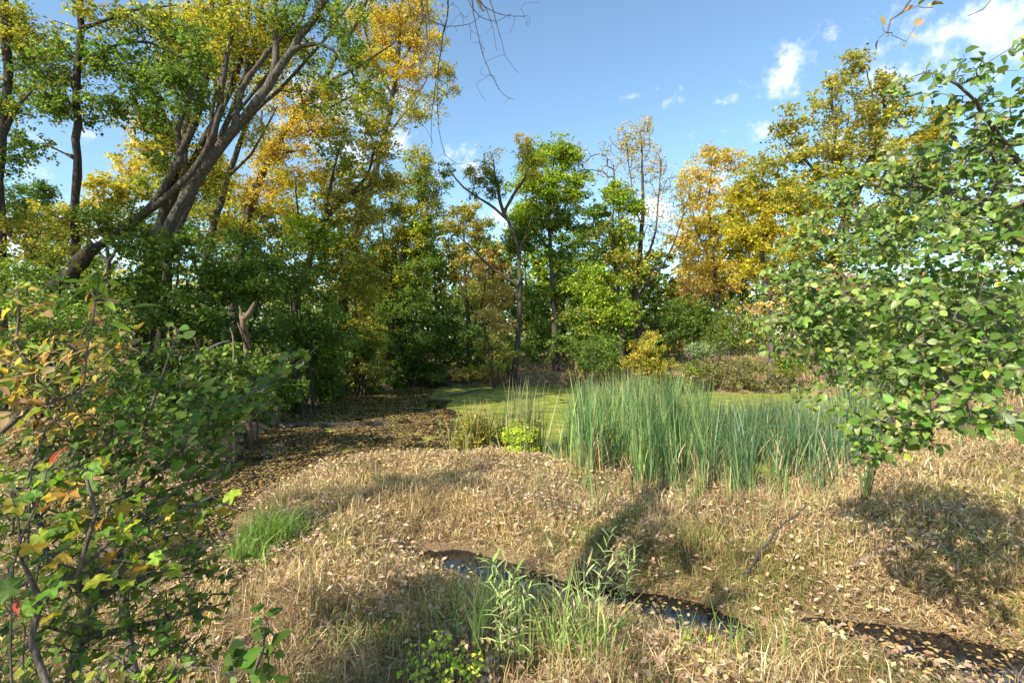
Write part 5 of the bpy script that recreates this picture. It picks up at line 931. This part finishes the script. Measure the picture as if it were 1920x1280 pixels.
for k, (a, b) in enumerate([(1860, 880), (1890, 870), (1800, 880)]):
    g = G(a, b); place(small[k], g[0], g[1], .9, 'low cattail in the grass under the buckthorn', 'low cattails under the buckthorn')

# ------------------------------------------------------------------ logs, sticks, snag
def stick(name, label, cat, pts, r0, r1, mat=M_DEAD, side=[], wob=.01, seg=.15):
    sk = Skel(); sk.guide([np.array(p, float) for p in pts], r0, r1, seg, wob)
    for sp in side: sk.limb([np.array(p, float) for p in sp[0]], sp[1], sp[2], seg, wob)
    g = list(sk.meshes(sides_main=8))[0]; o = link(name, mesh_np(name, g[0], [g[1]], smooth=True), None, mat); return tag(o, label, cat)
def gl(px_, py_, dz): g = G(px_, py_); return gp(g[0], g[1], dz)
stick('fallen_stick', 'bent grey stick propped in the straw right of the stream', 'stick', [gl(1398, 1122, .10), gl(1430, 1095, .15), gl(1465, 1066, .20), gl(1490, 1045, .24), gl(1512, 1034, .26)], .014, .008, M_WETLOG)
stick('fallen_stick', 'pale branch lying in dead grass left of centre', 'stick', [gl(516, 1090, .12), gl(545, 1100, .13), gl(575, 1125, .13), gl(604, 1138, .10)], .010, .006, M_DEAD)
stick('fallen_stick', 'straight bleached branch in shade at lower left', 'stick', [gl(300, 1160, .14), gl(360, 1152, .15), gl(430, 1150, .16), gl(470, 1146, .16)], .010, .006, M_DEAD)
stick('half_buried_log', 'short weathered log half buried in straw at the right', 'log', [gl(1600, 1112, .03), gl(1650, 1108, .05), gl(1720, 1106, .04), gl(1790, 1104, .0)], .03, .04, M_DEAD)
stick('floating_log', 'long grey log floating in the shaded left water', 'log', [(*G(505, 801), .02), (*G(580, 798), .04), (*G(650, 797), .03), (*G(732, 796), .03)], .07, .05, M_WETLOG, seg=.5)
stick('sunken_branch', 'dark forked branch breaking the duckweed in front of the willow', 'branch', [(*G(820, 745), .0), (*G(860, 741), .06), (*G(895, 735), .12), (*G(925, 733), .08)], .07, .04, M_WETLOG, seg=.4)
stick('fallen_log', 'grey fallen log along the far water edge right of the willow', 'log', [(*G(985, 717), .25), (*G(1010, 716), .35), (*G(1040, 716), .32), (*G(1072, 719), .15)], .2, .14, M_BARKL, seg=.5)
stick('leaning_stub', 'leaning pale dead stub standing in water beside the forked willow', 'stump', [np.array([*G(963, 722), -.2]), P(957, 700, 30), P(950, 690, 30), P(945, 672, 30.2)], .22, .15, M_BARKL, seg=.3)
# snag
sn = [P(470, 700, 12.6), P(462, 650, 12.3), P(456, 615, 12), P(455, 600, 12)]; sn[0][2] = gheight(sn[0][:1], sn[0][1:2])[0] - .1
stick('broken_snag', 'splintered tan snag with two torn prongs in the left thicket', 'snag', sn, .075, .065, M_SNAG, [([sn[3], P(452, 590, 12), P(449, 575, 12)], .06, .015), ([sn[3], P(463, 592, 12), P(472, 578, 12), P(477, 567, 12)], .08, .02), ([sn[1], P(455, 630, 11.8), P(446, 607, 11.7)], .03, .02)])
stick('dead_branch', 'grey dead branch lying across the thicket left of snag', 'branch', [P(385, 655, 11.5), P(410, 645, 11.5), P(430, 640, 11.6)], .035, .03, M_WETLOG)
stick('dead_branch', 'thin upright dead stem in front of the snag', 'branch', [gp(*P(438, 700, 11)[:2], -.05), P(438, 660, 11), P(432, 615, 11)], .025, .012, M_DEAD)
# brush at the foot of the forked willow
for k, (lab, cx, d, n, w) in enumerate([('tangle of grey dead twigs at the foot of the forked willow', 1010, 30.5, 46, 1.5), ('smaller twig heap left of the forked willow', 925, 30.5, 30, 1.2), ('pale twig tangle near the log end', 1075, 30, 26, 1.0)]):
    sk = Skel(); c = P(cx, 640, d); z = float(gheight(c[:1], c[1:2])[0])
    for i in range(n):
        a = np.array([c[0] + RS.randn() * w, d + RS.randn() * .8, z + abs(RS.randn()) * .3]); dv = RS.randn(3); dv[2] = abs(dv[2]) * .6; dv = unit(dv) * RS.uniform(.6, 1.8); sk.guide([a, a + dv * .5 + RS.randn(3) * .1, a + dv], .03, .012, .5)
    g = list(sk.meshes(sides_main=4))[0]; rt_ = tag(empty('brush_pile', (c[0], d, z)), lab, 'brush pile'); link('dead_twigs', mesh_np('dead_twigs', g[0], [g[1]]), rt_, M_TWIG)['kind'] = 'stuff'

# ------------------------------------------------------------------ bare drooping sprays and leafy sprig overhead
def droop_tree():
    base = gp(-4.5, -1.5, -.1); sk = Skel()
    sk.guide([base, np.array([-4.2, -.5, 4]), np.array([-3.2, 2.5, 7.5]), P(700, -160, 8.5), P(800, -90, 9), P(900, -60, 9)], .22, .03, .5, .03)
    for pts in [[(872, -70), (880, -10), (893, 50), (905, 100), (925, 150), (945, 178), (965, 187)], [(880, -60), (905, 10), (950, 30), (990, 30)], [(890, -60), (912, 20), (925, 60), (930, 90)], [(795, -90), (800, 0), (806, 60), (796, 110), (770, 130)],
                [(830, -80), (840, 0), (828, 80), (820, 160), (822, 230), (835, 290), (862, 308)], [(720, -140), (740, -20), (820, 45), (880, 45), (895, 35)], [(905, -60), (925, 20), (935, 60), (950, 110)], [(800, 100), (815, 170), (808, 240), (812, 270)], [(870, -60), (878, 0), (900, 30), (930, 40), (960, 25)], [(750, -120), (765, 0), (790, 120), (840, 160)]]:
        dpt = 9.0 + .3 * RS.randn(); sk.limb([P(*p, dpt) for p in pts], .012, .0035, .15, .006)
    tips = [sk.pos[i] + RS.randn(3) * np.array([.22, .25, .2]) - np.array([0, 0, .15]) for i in RS.choice(np.arange(40, len(sk.pos)), 130)]
    sk.grow(tips, seg=.15, rt=.0028, up=0)
    root = empty('drooping_tree', base); tag(root, 'nearly bare tree hanging thin dark twigs from the top edge into blue sky', 'tree'); add_wood(sk, root, M_BARKD)
    cl = [sk.pos[i] for i in RS.choice(np.arange(60, len(sk.pos)), 60)]; cl = [c for c in cl if c[0] < -1.2]
    v, f, c, u = foliage(cl, .07, [7] * len(cl), [.25] * len(cl), ['olive'] * len(cl)); link('foliage', mesh_np('foliage', v, [f], c), root, M_LEAF)
droop_tree()
near_plant('overhead_maple', 'sprig with a few yellow and dry brown leaves hanging at the top right', 'tree',
    [([gp(5.2, -2.4, -.1), np.array([5.0, -2.0, 2.5]), np.array([4.4, -.5, 4.4]), P(1800, -140, 2.6), P(1720, -20, 2.5), P(1690, 20, 2.5), P(1672, 40, 2.5), P(1664, 62, 2.5)], .09, .0015),
     (wp((1800, -140, 2.6), (1870, -40, 2.6), (1840, 20, 2.6), (1815, 30, 2.6)), .004, .002)],
    np.array(wp((1655, 48, 2.5), (1648, 72, 2.5), (1672, 66, 2.5), (1720, 12, 2.5), (1750, 14, 2.5), (1716, 50, 2.5))), [T_OVAL_B, T_CURLED], 'goldtan', .062, .035, limit=60, frac=.5, mat=M_SOFT, mat_ob=M_SOFT_OB, upb=.3)
